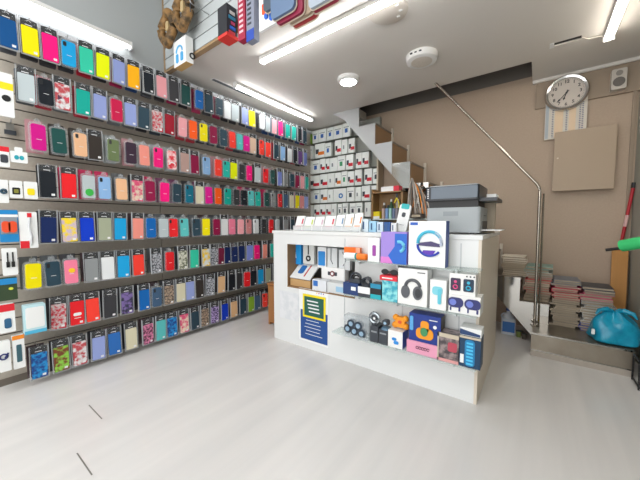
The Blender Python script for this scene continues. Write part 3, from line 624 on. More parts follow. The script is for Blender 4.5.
b = B().poly([(0, -.003, 0), (w2, -.003, 0), (w2, -.003, H*.95), (w2*.1, -.003, H*.95), (w2*.1, -.003, H*.55), (-w2*.4, -.003, H*.25)], [(0, 1, 2, 3, 4, 5)], col('#1a63c8')); b.obj('blue_area', t)
B().ring(w2*.45, H*.55, .034, .012, -.005, col('#6fc8ea'), -1.3, 1.9, 14).obj('crescent', t, smooth=True); B().box(-w2, -w2*.1, -.002, 0, 0, H*.2, col('#d97fd0')).obj('pink_band', t)
t, w2, H = shelf_item('small_gadget_box', 'small white box with a purple mark beside the violet box', 'box', 368, 379.5, 238, S1, white, .08)
B().rr(-w2*.2, w2*.4, H*.25, H*.7, -.003, 0, .008, col('#9a3fa0')).obj('purple_mark', t)
t, w2, H = shelf_item('adhesive_tube', 'white and orange tube with teal collar lying on recess top shelf', 'tube', 343, 366, 249, S1, white, .03, h=.045)
for ch in list(t.children): bpy.data.objects.remove(ch, do_unlink=True)
Mx = Matrix.Rotation(PI/2, 4, 'Y')
B().lathe([(.024, -w2), (.026, -w2*.9), (.026, w2*.0)], white, M=Matrix.Translation((0, .03, .027)) @ Mx, seg=20).obj('white_body', t, smooth=True)
B().lathe([(.027, 0), (.027, w2*.15)], col('#1c8a8a'), M=Matrix.Translation((0, .03, .027)) @ Mx, seg=20).obj('teal_collar', t, smooth=True)
B().lathe([(.026, w2*.15), (.025, w2*.9), (.012, w2)], col('#f07a1c'), M=Matrix.Translation((0, .03, .027)) @ Mx, seg=20).obj('orange_body', t, smooth=True)
ob = t
t, w2, H = shelf_item('orange_pack', 'bright orange packet behind the orange and white tube', 'packet', 344, 360, 243, S1, col('#f07018'), .03, Y=YC-.06, h=.09)
B().box(w2*.5, w2, -.002, 0, .0, .09, col('#f5a98a')).obj('pale_end', t)
# middle shelf
t, w2, H = shelf_item('camera_pack', 'navy blue carton holding a black gadget, left end of middle shelf', 'box', 343, 358, 283, S2, col('#1d3a70'), .11)
B().box(w2*.1, w2*.7, -.002, 0, H*.4, H*.7, white).obj('white_patch', t)
p = t.location
t2 = thing('game_controller', 'black gadget with looped cable on top of the navy carton', 'gadget', (p.x+.02, p.y+.05, p.z+H))
B().rr(-.055, .055, -.03, .03, 0, .03, .02, dgrey, 4, 'z').obj('body', t2, smooth=True); B().ring(0, .03, .045, .009, 0, dgrey, 0, PI, 12).ring(.02, .03, .03, .007, -.02, black, 0, PI, 10).obj('cable_loop', t2, smooth=True)
t, w2, H = shelf_item('camera_pack', 'white-topped dark carton next to the navy one', 'box', 358, 370, 287, S2, dgrey, .10)
B().box(-w2, w2, -.002, 0, H*.35, H, white).obj('white_band', t); p = t.location
t2 = thing('coiled_cable', 'coiled black cable lying on the white-topped dark carton', 'cable', (p.x, p.y+.05, p.z+H)); 
b = B()
for k in range(3): b.ring(0, .018+.004*k, .034-.003*k, .007, -.02+.018*k, dgrey, 0, 2*PI, 14)
b.obj('coil', t2, smooth=True); t2.location.z += .012
t, w2, H = shelf_item('teal_pack', 'teal topped black carton in the middle of the shelf', 'box', 370.5, 381, 284, S2, black, .10)
islands(B().box(-w2, w2, -.002, 0, H*.7, H, col('#1e8ab0')).box(-w2, w2, -.002, 0, 0, H*.3, col('#19aab8')), 'teal_band', t)
t, w2, H = shelf_item('teal_pack', 'pale cyan patterned box under the red box', 'box', 382, 397.5, 281, S2, mat('cyan_pattern', '#8fdce0', .4, col2='#2a9fb8', scale=25), .11); p = t.location; Hc = H
t2, w3, H3 = cart('red_box', 'flat red box on top of the cyan patterned box', 'box', p.x-w2-.02, p.x+w2-.005, p.z+Hc, p.z+Hc+.035, YS, .10, col('#e0263a'))
B().box(-w3*.7, w3*.5, -.002, 0, .014, .022, white).obj('white_text', t2)
t3 = thing('sunglasses', 'black folded sunglasses lying on the flat red box', 'glasses', (p.x-.02, p.y+.04, p.z+Hc+.035))
b = B()
for s in (-1, 1): b.disc(s*.035, .022, .028, .02, -.004, .004, black, 18)
b.box(-.01, .01, -.003, .003, .024, .03, black); b.obj('lens', t3, smooth=True)
B().tube([(-.06, 0, .028), (-.05, .03, .012), (.05, .04, .006)], .004, black).tube([(.06, 0, .028), (.05, .04, .014), (-.05, .05, .006)], .004, black).obj('temple_arm', t3)
t, w2, H = shelf_item('headphone_box', 'white box picturing dark grey headphones on the middle shelf', 'box', 398, 427.5, 269, S2, mat('box_offwhite', '#f0f0ef', .35), .11)
g = mat('headphone_grey', '#55585e', .4)
b = B().ring(.005, H*.5, .05, .011, -.004, g, .15, PI-.15, 16, seg=8); b.obj('printed_headband', t, smooth=True)
b = B().disc(-.045, H*.36, .03, .045, -.008, 0, g, 24).disc(.04, H*.36, .032, .047, -.009, 0, g, 24).disc(.044, H*.36, .02, .032, -.011, -.009, mat('cushion_dark', '#34363b', .5)); b.obj('printed_ear_cup', t, smooth=True)
B().box(w2*.35, w2*.85, -.002, 0, H*.9, H*.925, g).obj('lettering', t)
t, w2, H = shelf_item('earbud_box', 'narrow white box with a pale turquoise earbud, middle shelf', 'box', 430, 446.5, 280, S2, mat('box_offwhite', '#f0f0ef'), .10)
B().rr(-.035, .028, H*.5, H*.78, -.006, 0, .018, col('#7fcfe0')).rr(.0, .022, H*.2, H*.72, -.008, 0, .009, col('#62c4d8')).obj('printed_earbud', t)
t, w2, H = shelf_item('speaker_box', 'wide white box with two navy cylinder speakers, right end of middle shelf', 'box', 448.5, 480.5, 296, S2, mat('box_offwhite', '#f0f0ef'), .12); p = t.location; Hs = H
sp = col('#2c3270'); spd = col('#6f7fd0')
for s in (-1, 1):
    B().rr(s*.048-.045, s*.048+.045, H*.32, H*.86, -.006, 0, .028, sp).disc(s*.048-.015, H*.6, .02, .02, -.008, -.006, spd).obj('printed_speaker', t, smooth=True)
b = B()
for s in (-1, 1): b.box(s*.05-.03, s*.05-.022, -.004, 0, H*.12, H*.32, sp).box(s*.05+.02, s*.05+.03, -.004, 0, H*.12, H*.32, sp)
islands(b, 'printed_foot', t)
t, w2, H = cart('speaker_box', 'white box with pink and blue lit speakers, stacked on the wide speaker box', 'box', p.x-w2, p.x+w2-.03, p.z+Hs, p.z+Hs+.135, YS+.005, .10, mat('box_offwhite', '#f0f0ef'))
for s, hx, h2 in ((-1, '#3a2a4a', '#e0508a'), (1, '#12304a', '#2fb4d8')):
    pp = B().rr(s*.037-.029, s*.037+.029, H*.2, H*.78, -.005, 0, .008, col(hx)).obj('printed_speaker', t); B().ring(s*.037, H*.38, .012, .004, -.006, col(h2), n=12).disc(s*.037, H*.62, .009, .009, -.008, -.005, col(h2)).obj('printed_light', pp)
b = B()
for k in range(3): b.disc(w2*.35+.02*k, H*.9, .005, .005, -.002, 0, dgrey, 8)
b.obj('dots', t)
# lower shelf
clamc = clear('gadget_clamshell', '#c8d2d8', .35, .1)
t, w2, H = shelf_item('magnet_pack', 'clear clamshell with round steel gadgets, left end of lower shelf', 'gadget pack', 344, 369, 317, S3, clamc, .07)
b = B()
for k, (x, z) in enumerate(((-.075, .055), (-.015, .045), (.05, .04), (-.045, .10), (.02, .095))): b.disc(x, z, .034, .034, -.004, .03, mat('gunmetal', '#46505c', .3, .6)).disc(x, z, .018, .018, -.010, -.004, mat('glass_blue', '#93b0c8', .2))
islands(b, 'gadget', t, smooth=True)
B().box(-w2, w2*1.0, -.02, -.016, -.0, .02, clamc).obj('price_strip', t)
t, w2, H = shelf_item('gadget_carton', 'left one of two dark grey cartons on lower shelf', 'box', 370, 378, 326, S3, dgrey, .10); p = t.location; Ha = H
B().box(-w2*.7, w2*.7, -.002, 0, H*.6, H*.7, mat('label_grey', '#8d9298', .5)).obj('label', t)
t2 = thing('ring_light', 'small round chrome ring gadget standing on the dark grey cartons', 'gadget', (p.x-.01, p.y+.03, p.z+Ha))
B().ring(0, .052, .036, .013, 0, mat('ring_silver', '#a9b2b8', .25, .7), n=24, seg=8).obj('ring', t2, smooth=True); B().disc(0, .052, .022, .022, -.006, .006, dgrey, 20).disc(0, .05, .010, .010, -.010, -.006, white, 12).obj('centre', t2, smooth=True); B().box(-.015, .015, -.02, .02, 0, .012, dgrey).obj('foot', t2)
t, w2, H = shelf_item('gadget_carton', 'right one of two dark grey cartons on lower shelf', 'box', 378.5, 387.5, 330, S3, dgrey, .10); p = t.location; Hb = H
B().box(-w2*.7, w2*.7, -.002, 0, H*.7, H*.8, mat('label_grey', '#8d9298')).obj('label', t)
t2 = thing('webcam', 'small blue-grey webcam standing on the right dark grey carton', 'gadget', (p.x+.01, p.y+.03, p.z+Hb))
B().lathe([(.035, 0), (.03, .012), (.008, .018), (.008, .03)], col('#5f7f98'), seg=18).obj('base', t2, smooth=True); B().rr(-.022, .022, .028, .072, -.02, .02, .012, dgrey).obj('body', t2, smooth=True); B().disc(0, .05, .011, .011, -.024, -.02, col('#9fc0d8'), 14).obj('lens', t2)
t, w2, H = shelf_item('toy_box', 'white box with a blue shape beside the pink box', 'box', 388, 402.5, 331, S3, mat('box_offwhite', '#f0f0ef'), .12, ms=col('#1e4fb0'))
B().rr(-w2*.45, w2*.2, H*.42, H*.6, -.003, 0, .012, col('#2a8fe0')).rr(-w2*.2, w2*.5, H*.22, H*.42, -.003, 0, .012, col('#2a8fe0')).obj('blue_shape', t); p = t.location; Hw = H
t2 = thing('orange_toy', 'orange bone-shaped gadget sitting on the white box with blue shape', 'toy', (p.x+.02, p.y+.05, p.z+Hw))
og = col('#f29a1c'); b = B()
for x, z in ((-.04, .03), (.04, .03), (-.035, .085), (.035, .085)): b.lathe([(.004, -.024), (.02, -.014), (.025, 0), (.02, .014), (.004, .024)], og, c=(x, 0, z), seg=14)
b.rr(-.035, .035, .02, .095, -.018, .018, .015, og); b.obj('body', t2, smooth=True); B().disc(.0, .06, .014, .012, -.022, -.018, col('#e05a30'), 14).obj('button', t2)
t, w2, H = shelf_item('pink_box', 'pink box with dark script under the dark blue toy box', 'box', 406.5, 438, 341, S3, col('#e8a0bc'), .12, h=.085); p = t.location
b = B()
for k in range(5): b.ring(-.03+.018*k, .045, .009, .0022, -.003, col('#5a2a40'), .3, 5.4, 8, seg=4)
b.obj('script', t)
t2, w3, H3 = cart('toy_box', 'dark blue box with orange window figure standing on the pink box', 'box', p.x-w2+.012, p.x+w2+.012, p.z+.085, p.z+.085+.19, YS+.01, .10, col('#16358a'), ms=col('#3a3020'))
B().rr(-.055, .06, .025, .1, -.006, 0, .03, og).rr(-.025, .03, .07, .15, -.006, 0, .02, og).obj('orange_figure', t2); B().disc(.0, .075, .024, .03, -.009, -.006, col('#3f8f5a')).obj('green_belly', t2)
b = B().rr(-w3+.006, -w3+.03, .07, .17, -.004, 0, .008, col('#5aa8e0')); b.disc(w3*.65, .12, .012, .012, -.003, 0, white, 12); b.box(w3*.3, w3*.8, -.003, 0, .16, .165, white); b.obj('pale_print', t2)
t, w2, H = shelf_item('figure_box', 'grey window box with red and black contents on the lower shelf', 'box', 437.5, 459, 334, S3, mat('box_grey_mottle', '#4a4448', .4, col2='#9a8a8a', scale=22), .11)
B().rr(0, w2*.85, H*.4, H*.72, -.004, 0, .012, col('#b8485a')).obj('red_content', t); B().box(-w2, w2, -.003, 0, H*.86, H, mat('box_tan', '#c8bca8', .5)).box(-w2, w2, -.003, 0, 0, H*.1, col('#e0a0a0')).box(-w2, -w2*.86, -.003, 0, 0, H, mat('box_tan', '#c8bca8')).obj('pale_border', t)
t, w2, H = shelf_item('blue_box', 'dark blue box with bright blue vertical lettering, right end of lower shelf', 'box', 459.5, 481, 337, S3, col('#0e3a5c'), .11); p = t.location; Hd = H
b = B().rr(-.028, .028, H*.05, H*.9, -.003, 0, .02, col('#1a7fb8'))
for k in range(7): b.box(-.018, .018, -.005, -.003, H*(.1+.11*k), H*(.16+.11*k), col('#4fc4ee'))
b.obj('vertical_lettering', t); B().box(-w2, w2, -.002, 0, H*.93, H, mat('box_tan', '#c8bca8')).box(-w2*.9, -w2*.55, -.004, 0, H*.12, H*.4, white).obj('pale_print', t)
t2, w3, H3 = cart('flat_box', 'flat white box with navy stripes on top of the dark blue box', 'box', p.x-w2, p.x+w2, p.z+Hd, p.z+Hd+.05, YS+.01, .10, white)
b = B().poly([(-w3, -.002, .005), (w3*.9, -.002, .005), (w3*.9, -.002, .02), (-w3, -.002, .04)], [(0, 1, 2, 3)], col('#24406e')); b.obj('navy_stripe', t2)

# ---- goods in the recess
YR = YC+.12
def rec(name, label, xl, xr, top, bot, mf, d=.04, Y=YR, hang=True):
    X0, X1 = ony(xl, top, Y)[0], ony(xr, top, Y)[0]; z0 = ony((xl+xr)/2, bot, Y)[2]; z1 = ony((xl+xr)/2, top, Y)[2]
    z1 = min(z1, RZ1-.01)
    t, w2, H = cart(name, label, 'accessory pack', X0, X1, z0, z1, Y, d, mf, 'packs in the counter recess')
    return t, w2, H
t, w2, H = rec('earphone_pack', 'bright blue pack with white shape hanging leftmost in counter recess', 288, 301, 242, 264, col('#1a8fd8'))
B().poly([(-.03, -.003, H*.3), (.03, -.003, H*.3), (.015, -.003, H*.75), (-.015, -.003, H*.75)], [(0, 1, 2, 3)], col('#d6e8f8')).obj('white_shape', t); B().disc(0, H*.28, .03, .012, -.005, -.003, col('#1a3a9a')).obj('blue_oval', t)
t, w2, H = rec('lanyard_pack', 'white pack with black strap and round clip in counter recess', 303, 314, 243, 264, mat('pack_grey', '#cfd2d0', .5))
B().box(-.006, .006, -.004, 0, H*.5, H, black).ring(0, H*.3, .022, .008, -.004, black, n=16).obj('strap', t)
t, w2, H = rec('cable_pack', 'white pack with blue front in the middle of recess', 317.5, 326, 247, 268, white)
B().rr(-w2*.8, w2*.8, H*.12, H*.8, -.003, 0, .008, col('#2a86d0')).obj('blue_front', t)
t, w2, H = rec('cable_pack', 'clear white pack right of the blue fronted one in recess', 327.5, 337, 248, 268, mat('pack_white', '#d6dadb', .4)); B().tube([(-.01, -.004, H), (-.012, -.004, H*.4), (.01, -.004, H*.2)], .003, dgrey).obj('lead', t)
t, w2, H = rec('cable_pack', 'white pack hanging near the right end of recess', 339, 350, 250, 270, mat('pack_white', '#d6dadb')); B().tube([(-.02, -.004, H*.9), (.02, -.004, H*.5), (-.01, -.004, H*.2)], .003, dgrey).obj('lead', t)
t, w2, H = cart('tablet_box', 'tilted white box with blue gadget picture on recess floor', 'box', -1.955, -1.70, RZ0+.006, RZ0+.075, YC+.03, .2, mat('box_kraft', '#c09a68', .6), group='packs in the counter recess')
Mt = Matrix.Translation((0, .0, .075)) @ Matrix.Rotation(math.radians(38), 4, 'X')
B().box(-w2, w2, 0, .21, 0, .012, white, Mt).obj('lid', t); B().rr(-.07, .0, .06, .17, .0125, .014, .02, col('#2a6fb8'), 4, 'z', Mt).rr(.03, .045, .03, .18, .0125, .014, .004, col('#c84a4a'), 3, 'z', Mt).obj('printed_gadget', t)
t, w2, H = cart('small_box', 'small white box with blue square badge at recess front', 'box', -1.66, -1.50, RZ0+.006, RZ0+.105, YC+.01, .07, mat('pack_white2', '#dfe3e8', .4), group='packs in the counter recess'); B().box(-w2*.85, -w2*.2, -.002, 0, H*.4, H*.9, col('#2f6fc0')).obj('blue_badge', t)
t, w2, H = cart('watch_box', 'white box picturing a dark red smartwatch at recess back', 'box', -1.62, -1.37, RZ0+.105, RZ0+.215, YC+.10, .08, mat('box_offwhite', '#f0f0ef'), group='packs in the counter recess'); t.location.z = RZ0+.105
B().disc(0, H*.5, .026, .026, -.004, 0, col('#7a3038'), 18).disc(0, H*.5, .014, .014, -.006, -.004, white, 12).box(-.05, -.024, -.003, 0, H*.35, H*.65, dgrey).box(.024, .05, -.003, 0, H*.35, H*.65, dgrey).obj('printed_watch', t)
cart('plinth_box', 'plain carton under the smartwatch box in recess', 'box', -1.62, -1.37, RZ0+.006, RZ0+.104, YC+.10, .08, mat('pack_grey', '#cfd2d0'), group='packs in the counter recess')
t, w2, H = cart('small_box', 'long white box with pale blue print at recess right end', 'box', -1.49, -1.22, RZ0+.006, RZ0+.10, YC+.01, .07, mat('pack_white', '#d6dadb'), group='packs in the counter recess'); B().box(-w2*.3, w2*.6, -.002, 0, H*.2, H*.7, col('#9cc4e0')).obj('pale_print', t)

# ---- things on the counter top
def leaf(name, label, xl, xr, top, m, Y=2.2, acc=None, tilt=.35, group='white brochures leaning in a row on the counter'):
    X0, X1 = ony(xl, 228, Y)[0], ony(xr, 228, Y)[0]; w2 = (X1-X0)/2; H = ony((xl+xr)/2, top, Y+.05)[2]-ZT
    t = thing(name, label, 'brochure', ((X0+X1)/2, Y, ZT), 0, group)
    M = Matrix.Rotation(-tilt, 4, 'X')
    B().box(-w2, w2, 0, .012, .004, H, m, M).obj('sheets', t)
    hb = B().box(-w2-.004, w2+.004, -.012, -.009, 0, .05, clear('holder_clear', '#e8eef0', .3)).box(-w2-.004, w2+.004, -.012, .09, 0, .003, clear('holder_clear', '#e8eef0', .3)); hb.obj('holder', t)
    if acc: B().box(-w2*.7, w2*.7, -.002, 0, H*.25, H*.33, col(acc), M).box(w2*.5, w2*.8, -.002, 0, H*.45, H*.8, col(acc), M).obj('coloured_print', t)
    return t
for k, (xl, xr, top, acc, lab) in enumerate(((294, 302, 215, '#c8304a', 'red'), (303, 312, 216, '#c8d870', 'green'), (313, 322, 216, '#d0b0c0', 'pink'), (323, 333, 215, '#c84050', 'crimson'), (334, 342, 214, '#5a7fa8', 'blue'), (343, 351, 213, '#e0a060', 'amber'), (352, 360, 212, '#f08030', 'orange'))):
    leaf('brochure', 'white %s-printed brochure in a clear holder, %s from left on counter' % (lab, ONES[k+1]), xl, xr, top, white, acc=acc)
for k, (xl, xr, top, hx, lab) in enumerate(((361, 368, 219, '#d6e4ee', 'pale blue'), (369, 376, 221, '#9cc8e4', 'sky blue'), (377, 383, 222, '#c8d8e8', 'ice white'), (384, 390, 222, '#1c4f90', 'dark blue'), (391, 396, 223, '#e4e6ea', 'plain white'))):
    X0, X1 = ony(xl, 230, 2.25)[0], ony(xr, 230, 2.25)[0]
    t, w2, H = cart('memory_pack', '%s upright pack on the counter right of the brochures' % lab, 'packet', X0, X1, ZT, ony(xl, top, 2.25)[2], 2.25, .05, col(hx), group='upright packs on the counter'); B().box(-w2*.5, -w2*.1, -.002, 0, H*.2, H*.8, col('#2f5580')).obj('dark_stripe', t)
# white tilted card dispenser
t = thing('card_dispenser', 'tall white leaning phone dummy with teal top on the counter', 'display stand', (ony(400, 230, 2.42)[0], 2.42, ZT))
M = Matrix.Rotation(.16, 4, 'Y') @ Matrix.Rotation(-.12, 4, 'X')
B().rr(-.05, .05, .01, .24, 0, .02, .02, white, M=M).obj('body', t, smooth=True); B().rr(-.035, .035, .20, .245, -.003, 0, .01, col('#2fb4b8'), M=M).obj('teal_top', t)
B().rr(-.016, .016, .13, .17, -.003, 0, .01, dgrey, M=M).obj('dark_logo', t); B().box(-.02, .02, -.002, 0, .06, .064, mat('label_grey', '#8d9298'), M).obj('text_line', t); B().box(-.06, .06, -.03, .07, 0, .012, white).obj('foot', t)
# printer
px0, px1, PY = -.675, -.335, 2.24
t = thing('multifunction_printer', 'grey and black multifunction laser printer on the right end of counter', 'printer', (0, 0, ZT))
gb = mat('printer_grey', '#a2a9ad', .4, bump=.01); gd = mat('printer_dark', '#2b2f36', .35, bump=.01); gl = mat('printer_lid', '#5d6976', .25)
B().rr(px0, px1+.02, PY, PY+.42, .012, .205, .02, gb, 4, 'z').obj('body', t, smooth=True)
b = B()
for X in (px0+.03, px1-.03):
    for Y in (PY+.03, PY+.38): b.box(X-.015, X+.015, Y-.015, Y+.015, 0, .014, gd)
islands(b, 'foot', t)
B().box(px0+.01, px1, PY+.03, PY+.40, .205, .262, black).box(px0, px1+.11, PY+.05, PY+.40, .25, .275, gd).obj('scanner_neck', t)
b = B().rr(px0-.01, px1+.01, PY-.01, PY+.40, .262, .372, .02, gd, 4, 'z'); b.obj('scanner_lid', t, smooth=True)
B().box(px0+.035, px1-.0, PY-.014, PY-.01, .275, .365, gl).obj('control_screen', t); 
b = B()
for k in range(5): b.box(px0+.008, px0+.018, PY-.013, PY-.01, .28+.017*k, .288+.017*k, white)
islands(b, 'button', t)
B().rr(px0+.01, px1, PY+.01, PY+.38, .372, .380, .02, mat('printer_lidtop', '#b9bec2', .3), 4, 'z').obj('lid_top', t)
B().box(px0+.12, px0+.22, PY-.002, PY, .14, .175, mat('printer_label', '#8b9398', .3)).obj('badge', t)
B().box(px1+.02, px1+.022, PY+.10, PY+.34, .02, .10, gd).box(px1+.02, px1+.022, PY+.15, PY+.26, .14, .146, gd).obj('side_slot', t)
B().box(px1+.0, px1+.14, PY+.06, PY+.30, .028, .034, white, ).obj('paper_sheet', t)
B().box(px1-.0, px1+.10, PY+.15, PY+.36, .275, .283, gd).box(px1+.03, px1+.09, PY+.18, PY+.33, .283, .31, white).obj('document_tray', t)
B().box(px1-.01, px1+.07, PY+.33, PY+.40, .0, .25, mat('printer_back', '#b4a692', .5)).obj('rear_tray', t)
t.scale = (1, 1, .92)
# ---- shelf unit behind the counter, below the stairs
wd = mat('shelf_wood', '#9b7a50', .5, col2='#8a6a42', kind='grain', scale=30, bump=.05)
t = thing('wooden_shelf_unit', 'brown wooden shelf unit standing behind the counter under the stairs', 'shelf', (0, 3.28, 0)); SX0, SX1 = -1.66, -.92
islands(B().box(SX0, SX0+.02, 0, .2, 0, 1.60, wd).box(-1.28, -1.26, 0, .2, 1.24, 1.565, wd).box(SX1-.02, SX1, 0, .2, 0, 1.235, wd), 'side_panel', t); B().box(SX0+.02, -1.28, .18, .2, .05, 1.56, wd).obj('back_panel', t)
B().box(SX0, SX1, 0, .2, 1.225, 1.24, mat('shelf_pale', '#c4cfcb', .3)).obj('shelf_board', t); B().box(SX0, -1.26, 0, .2, 1.55, 1.565, wd).obj('shelf_board', t)
t, w2, H = cart('tape_box', 'flat white box with red end on the wooden shelf top', 'box', ony(381, 187, 3.3)[0], ony(399, 187, 3.3)[0], 1.565, 1.625, 3.3, .1, white); B().box(w2*.4, w2+.001, -.002, .1, 0, H, col('#d0203a')).obj('red_end', t)
for k, (px, hx, lab) in enumerate(((382, '#c4a8a0', 'beige'), (385.5, '#7f9fd0', 'blue'), (389, '#a8d8cc', 'mint'), (392.5, '#6f7fa0', 'slate'), (395.5, '#8f8a94', 'grey'))):
    X = ony(px, 210, 3.3)[0]; t = thing('vinyl_roll', '%s small upright roll on the shelf behind the counter' % lab, 'roll', (X, 3.34, 1.24), 0, 'small rolls on the shelf')
    B().lathe([(.019, 0), (.019, .125)], col(hx), seg=14).obj('roll', t, smooth=True); B().lathe([(.007, .1255), (.006, .127)], dgrey, seg=10).obj('core', t)
t, w2, H = cart('yellow_box', 'small yellow and white carton at the shelf left end', 'box', ony(372, 212, 3.3)[0], ony(379.5, 212, 3.3)[0], 1.24, 1.33, 3.3, .08, yel_c); B().box(-w2, w2, -.002, 0, 0, H*.35, white).obj('white_band', t)
for k, (px, zb, h_, hx, lab) in enumerate(((384, 1.24, .20, '#5a4a3c', 'brown'), (388, 1.24, .17, '#3f6a4a', 'green'), (398, 1.24, .24, '#c9c2b4', 'cream'), (401.5, 1.24, .20, '#7a6f66', 'grey-brown'), (405, 1.24, .26, '#b8503a', 'rust-red'))):
    X = ony(px, 205, 3.42)[0]; t = thing('spray_can', '%s can standing in the back row of the wooden shelf unit' % lab, 'can', (X, 3.425, zb), 0, 'cans at the back of the shelf')
    B().lathe([(.024, 0), (.025, .01), (.025, h_-.05), (.014, h_-.03)], col(hx), seg=16).obj('body', t, smooth=True); B().lathe([(.013, h_-.03), (.012, h_)], dgrey if k % 2 else white, seg=12).obj('cap', t)
# tools on the shelf, above the rolls
t = thing('glue_bottle', 'dark green bottle between the rolls and the upper shelf', 'bottle', (-1.45, 3.40, 1.24)); gm = col('#2f5a3c')
B().lathe([(.025, 0), (.027, .01), (.027, .15), (.012, .19), (.010, .21)], gm, seg=16).obj('body', t, smooth=True); B().lathe([(.012, .21), (.010, .24)], white, seg=12).obj('cap', t)
t = thing('pliers', 'yellow handled pliers standing open beside the dark bottle', 'tool', (-1.345, 3.31, 1.38))
B().tube([(-.02, 0, -.01), (-.03, 0, .05), (0, 0, .11)], .007, yel_c).tube([(.03, 0, -.01), (.03, 0, .05), (0, 0, .11)], .007, yel_c).obj('handle', t, smooth=True); B().box(-.010, .010, -.005, .005, .10, .16, dgrey).obj('jaw', t)
t.location.z = 1.375
# cable bunch
cc = ['#b8b0a8', '#8d8780', '#c9c3ba', '#e08a3c', '#6b6862', '#a89f94', '#d88a50', '#77726c', '#d4cdc2']
for k in range(9):
    a = k/8; x0 = ony(409+4*a, 214, 3.36)[0]; x1 = ony(418+13*a, 214, 3.36)[0]; zt = 1.70-.14*a; Y = 3.32+.012*k
    pts = []
    for j in range(13):
        s_ = j/12; pts.append((x0+(x1-x0)*(s_**1.4)+.01*math.sin(5*s_+k), Y, 1.245+(zt-1.245)*math.sin(PI*min(1, .08+s_*.95))**.75))
    o = B().tube(pts, .008, mat('cable_'+cc[k][1:], cc[k], .5), 6).obj('hanging_cable', smooth=True)
    tag(o, '%s looped cable, %s from left in the bunch behind the printer' % ({'#e08a3c': 'orange', '#d88a50': 'light orange'}.get(cc[k], 'grey'), ONES[k+1]), 'cable', 'cables bunched behind the printer')
t, w2, H = cart('label_maker', 'small dark boxed device on a pale shelf beside the printer', 'gadget', ony(413, 214, 3.3)[0], ony(425, 214, 3.3)[0], 1.24, 1.29, 3.2, .1, mat('dark_brown', '#3c332c', .5)); B().box(-w2*.7, w2*.7, -.002, 0, H*.3, H*.8, mat('label_tan', '#b0a48c', .5)).obj('label', t)
# wooden cabinet behind the left end of the counter
t = thing('wooden_cabinet', 'small orange-brown wooden cabinet peeking out behind counter left end', 'cabinet', (-2.50, 2.33, 0)); wo = mat('orange_wood', '#b07a48', .45, col2='#a06c3e', kind='grain', scale=25, bump=.05)
islands(B().box(0, .02, 0, .45, 0, .47, wo).box(.21, .23, 0, .45, 0, .47, wo), 'side_panel', t); B().box(-.01, .24, -.01, .46, .47, .49, wo).obj('top', t); B().box(.02, .21, .0, .02, .03, .46, wo).obj('door', t)

# ================================================================ STAIRCASE
ZP = .21; YFL, YW = 3.50, YB-.003
steel = mat('polished_steel', '#a5a39e', .08, 1, bump=.10, scale=3.0)
steel_sheen = mat('steel_ceiling_sheen', '#b4b7b8', .35, .3, bump=.01)  # paler copy of the steel, reflected ceiling put into its colour
m_ris = mat('riser_brown', '#a5835f', .5, bump=.05, scale=40); m_tread = mat('tread_stone', '#8c8378', .4, bump=.05, scale=60, col2='#7d7468', kind='soft')
corner = []   # tread right ends, going up to the left
X = .113; z = .41; steps = []
xs = [.113, -.12, -.35, -.585, -.82, -1.02-.02, -1.26, -1.495, -1.73, -1.967, -2.20]
zs = [.41, .645, .885, 1.14, 1.40, 1.665, 1.93, 2.205, 2.475, 2.728]
t = thing('staircase', 'stepped staircase with polished steel side rising left along the brown wall', 'staircase', (0, 0, 0)); stair = t
def soff(x): return .086+(x+.014)*(-1.155)
bs, bw, br, bt_ = B(), B(), B(), B()
low = lambda x: max(.0, soff(x))
# steel flank panels, one per step; top ones pale, ceiling reflection painted in
for i in range(10):
    xa, xb = xs[i+1], xs[i]; zt = zs[i]
    if zt > ZC+.1: break
    pts = [(xb, zt), (xa, zt)]
    def zz(x): return soff(x) if x < -.014 else ZP
    pts = [(xa, max(zz(xa), .0)), (xb, max(zz(xb), ZP if xb > -.014 else 0)), (xb, zt), (xa, zt)]
    if i == 0: pts = [(-.12, soff(-.12)), (-.014, .086), (-.005, ZP), (.113, ZP), (.113, zt), (-.12, zt)]
    (bw if i >= 7 else bs).prism(pts, YFL, YFL+.012, steel_sheen if i >= 7 else steel)
# the top corner piece running up into the ceiling
bw.prism([(-2.387, 2.728), (-2.2, 2.728), (-2.2, soff(-2.2))], YFL, YFL+.012, steel_sheen)
bs.obj('steel_flank', t); bw.obj('pale_flank', t)
for i in range(9):
    zb = zs[i]-(.235 if i else .20); 
    if i: zb = zs[i-1]
    else: zb = ZP
    B().box(xs[i]-.012, xs[i], YFL+.012, YW, zb, zs[i]-.02, m_ris).obj('riser', t)
    if zs[i] < 2.6: B().box(xs[i+1]-.012, xs[i]+.01, YFL+.012, YW, zs[i]-.02, zs[i], m_tread).obj('tread', t)
    B().box(xs[i]-.002, xs[i]+.028, YW-.03, YW-.001, zb+.0, zs[i]+.06, mat('wall_skirt', '#d6cdbf', .5)).obj('wall_skirting', t)
B().prism([(-.02, low(-.02)+.02), (.0, low(-.02)+.02), (-2.2, soff(-2.2)+.03), (-2.2, soff(-2.2)), (-.35, soff(-.35))], YFL+.012, YW, m_ris).obj('soffit', t)
# landing platform
PX0, PX1, PY0 = -.012, .635, 3.19
dirty = mat('worn_steel', '#a39b8e', .3, .7, bump=.08, scale=6, col2='#8c8275', kind='soft')
B().box(PX0, PX1, PY0, YW, .06, ZP, dirty).obj('landing', t); B().box(PX0+.0, PX1, PY0+.0, YW, 0, .06, mat('kick_plate', '#b3aaa0', .4, .3)).obj('kick_plate', t)
B().box(PX0-.004, PX1+.004, PY0-.006, PY0, ZP-.012, ZP+.002, steel).box(PX0, PX1, PY0-.004, PY0, .052, .06, steel).obj('edge_trim', t)
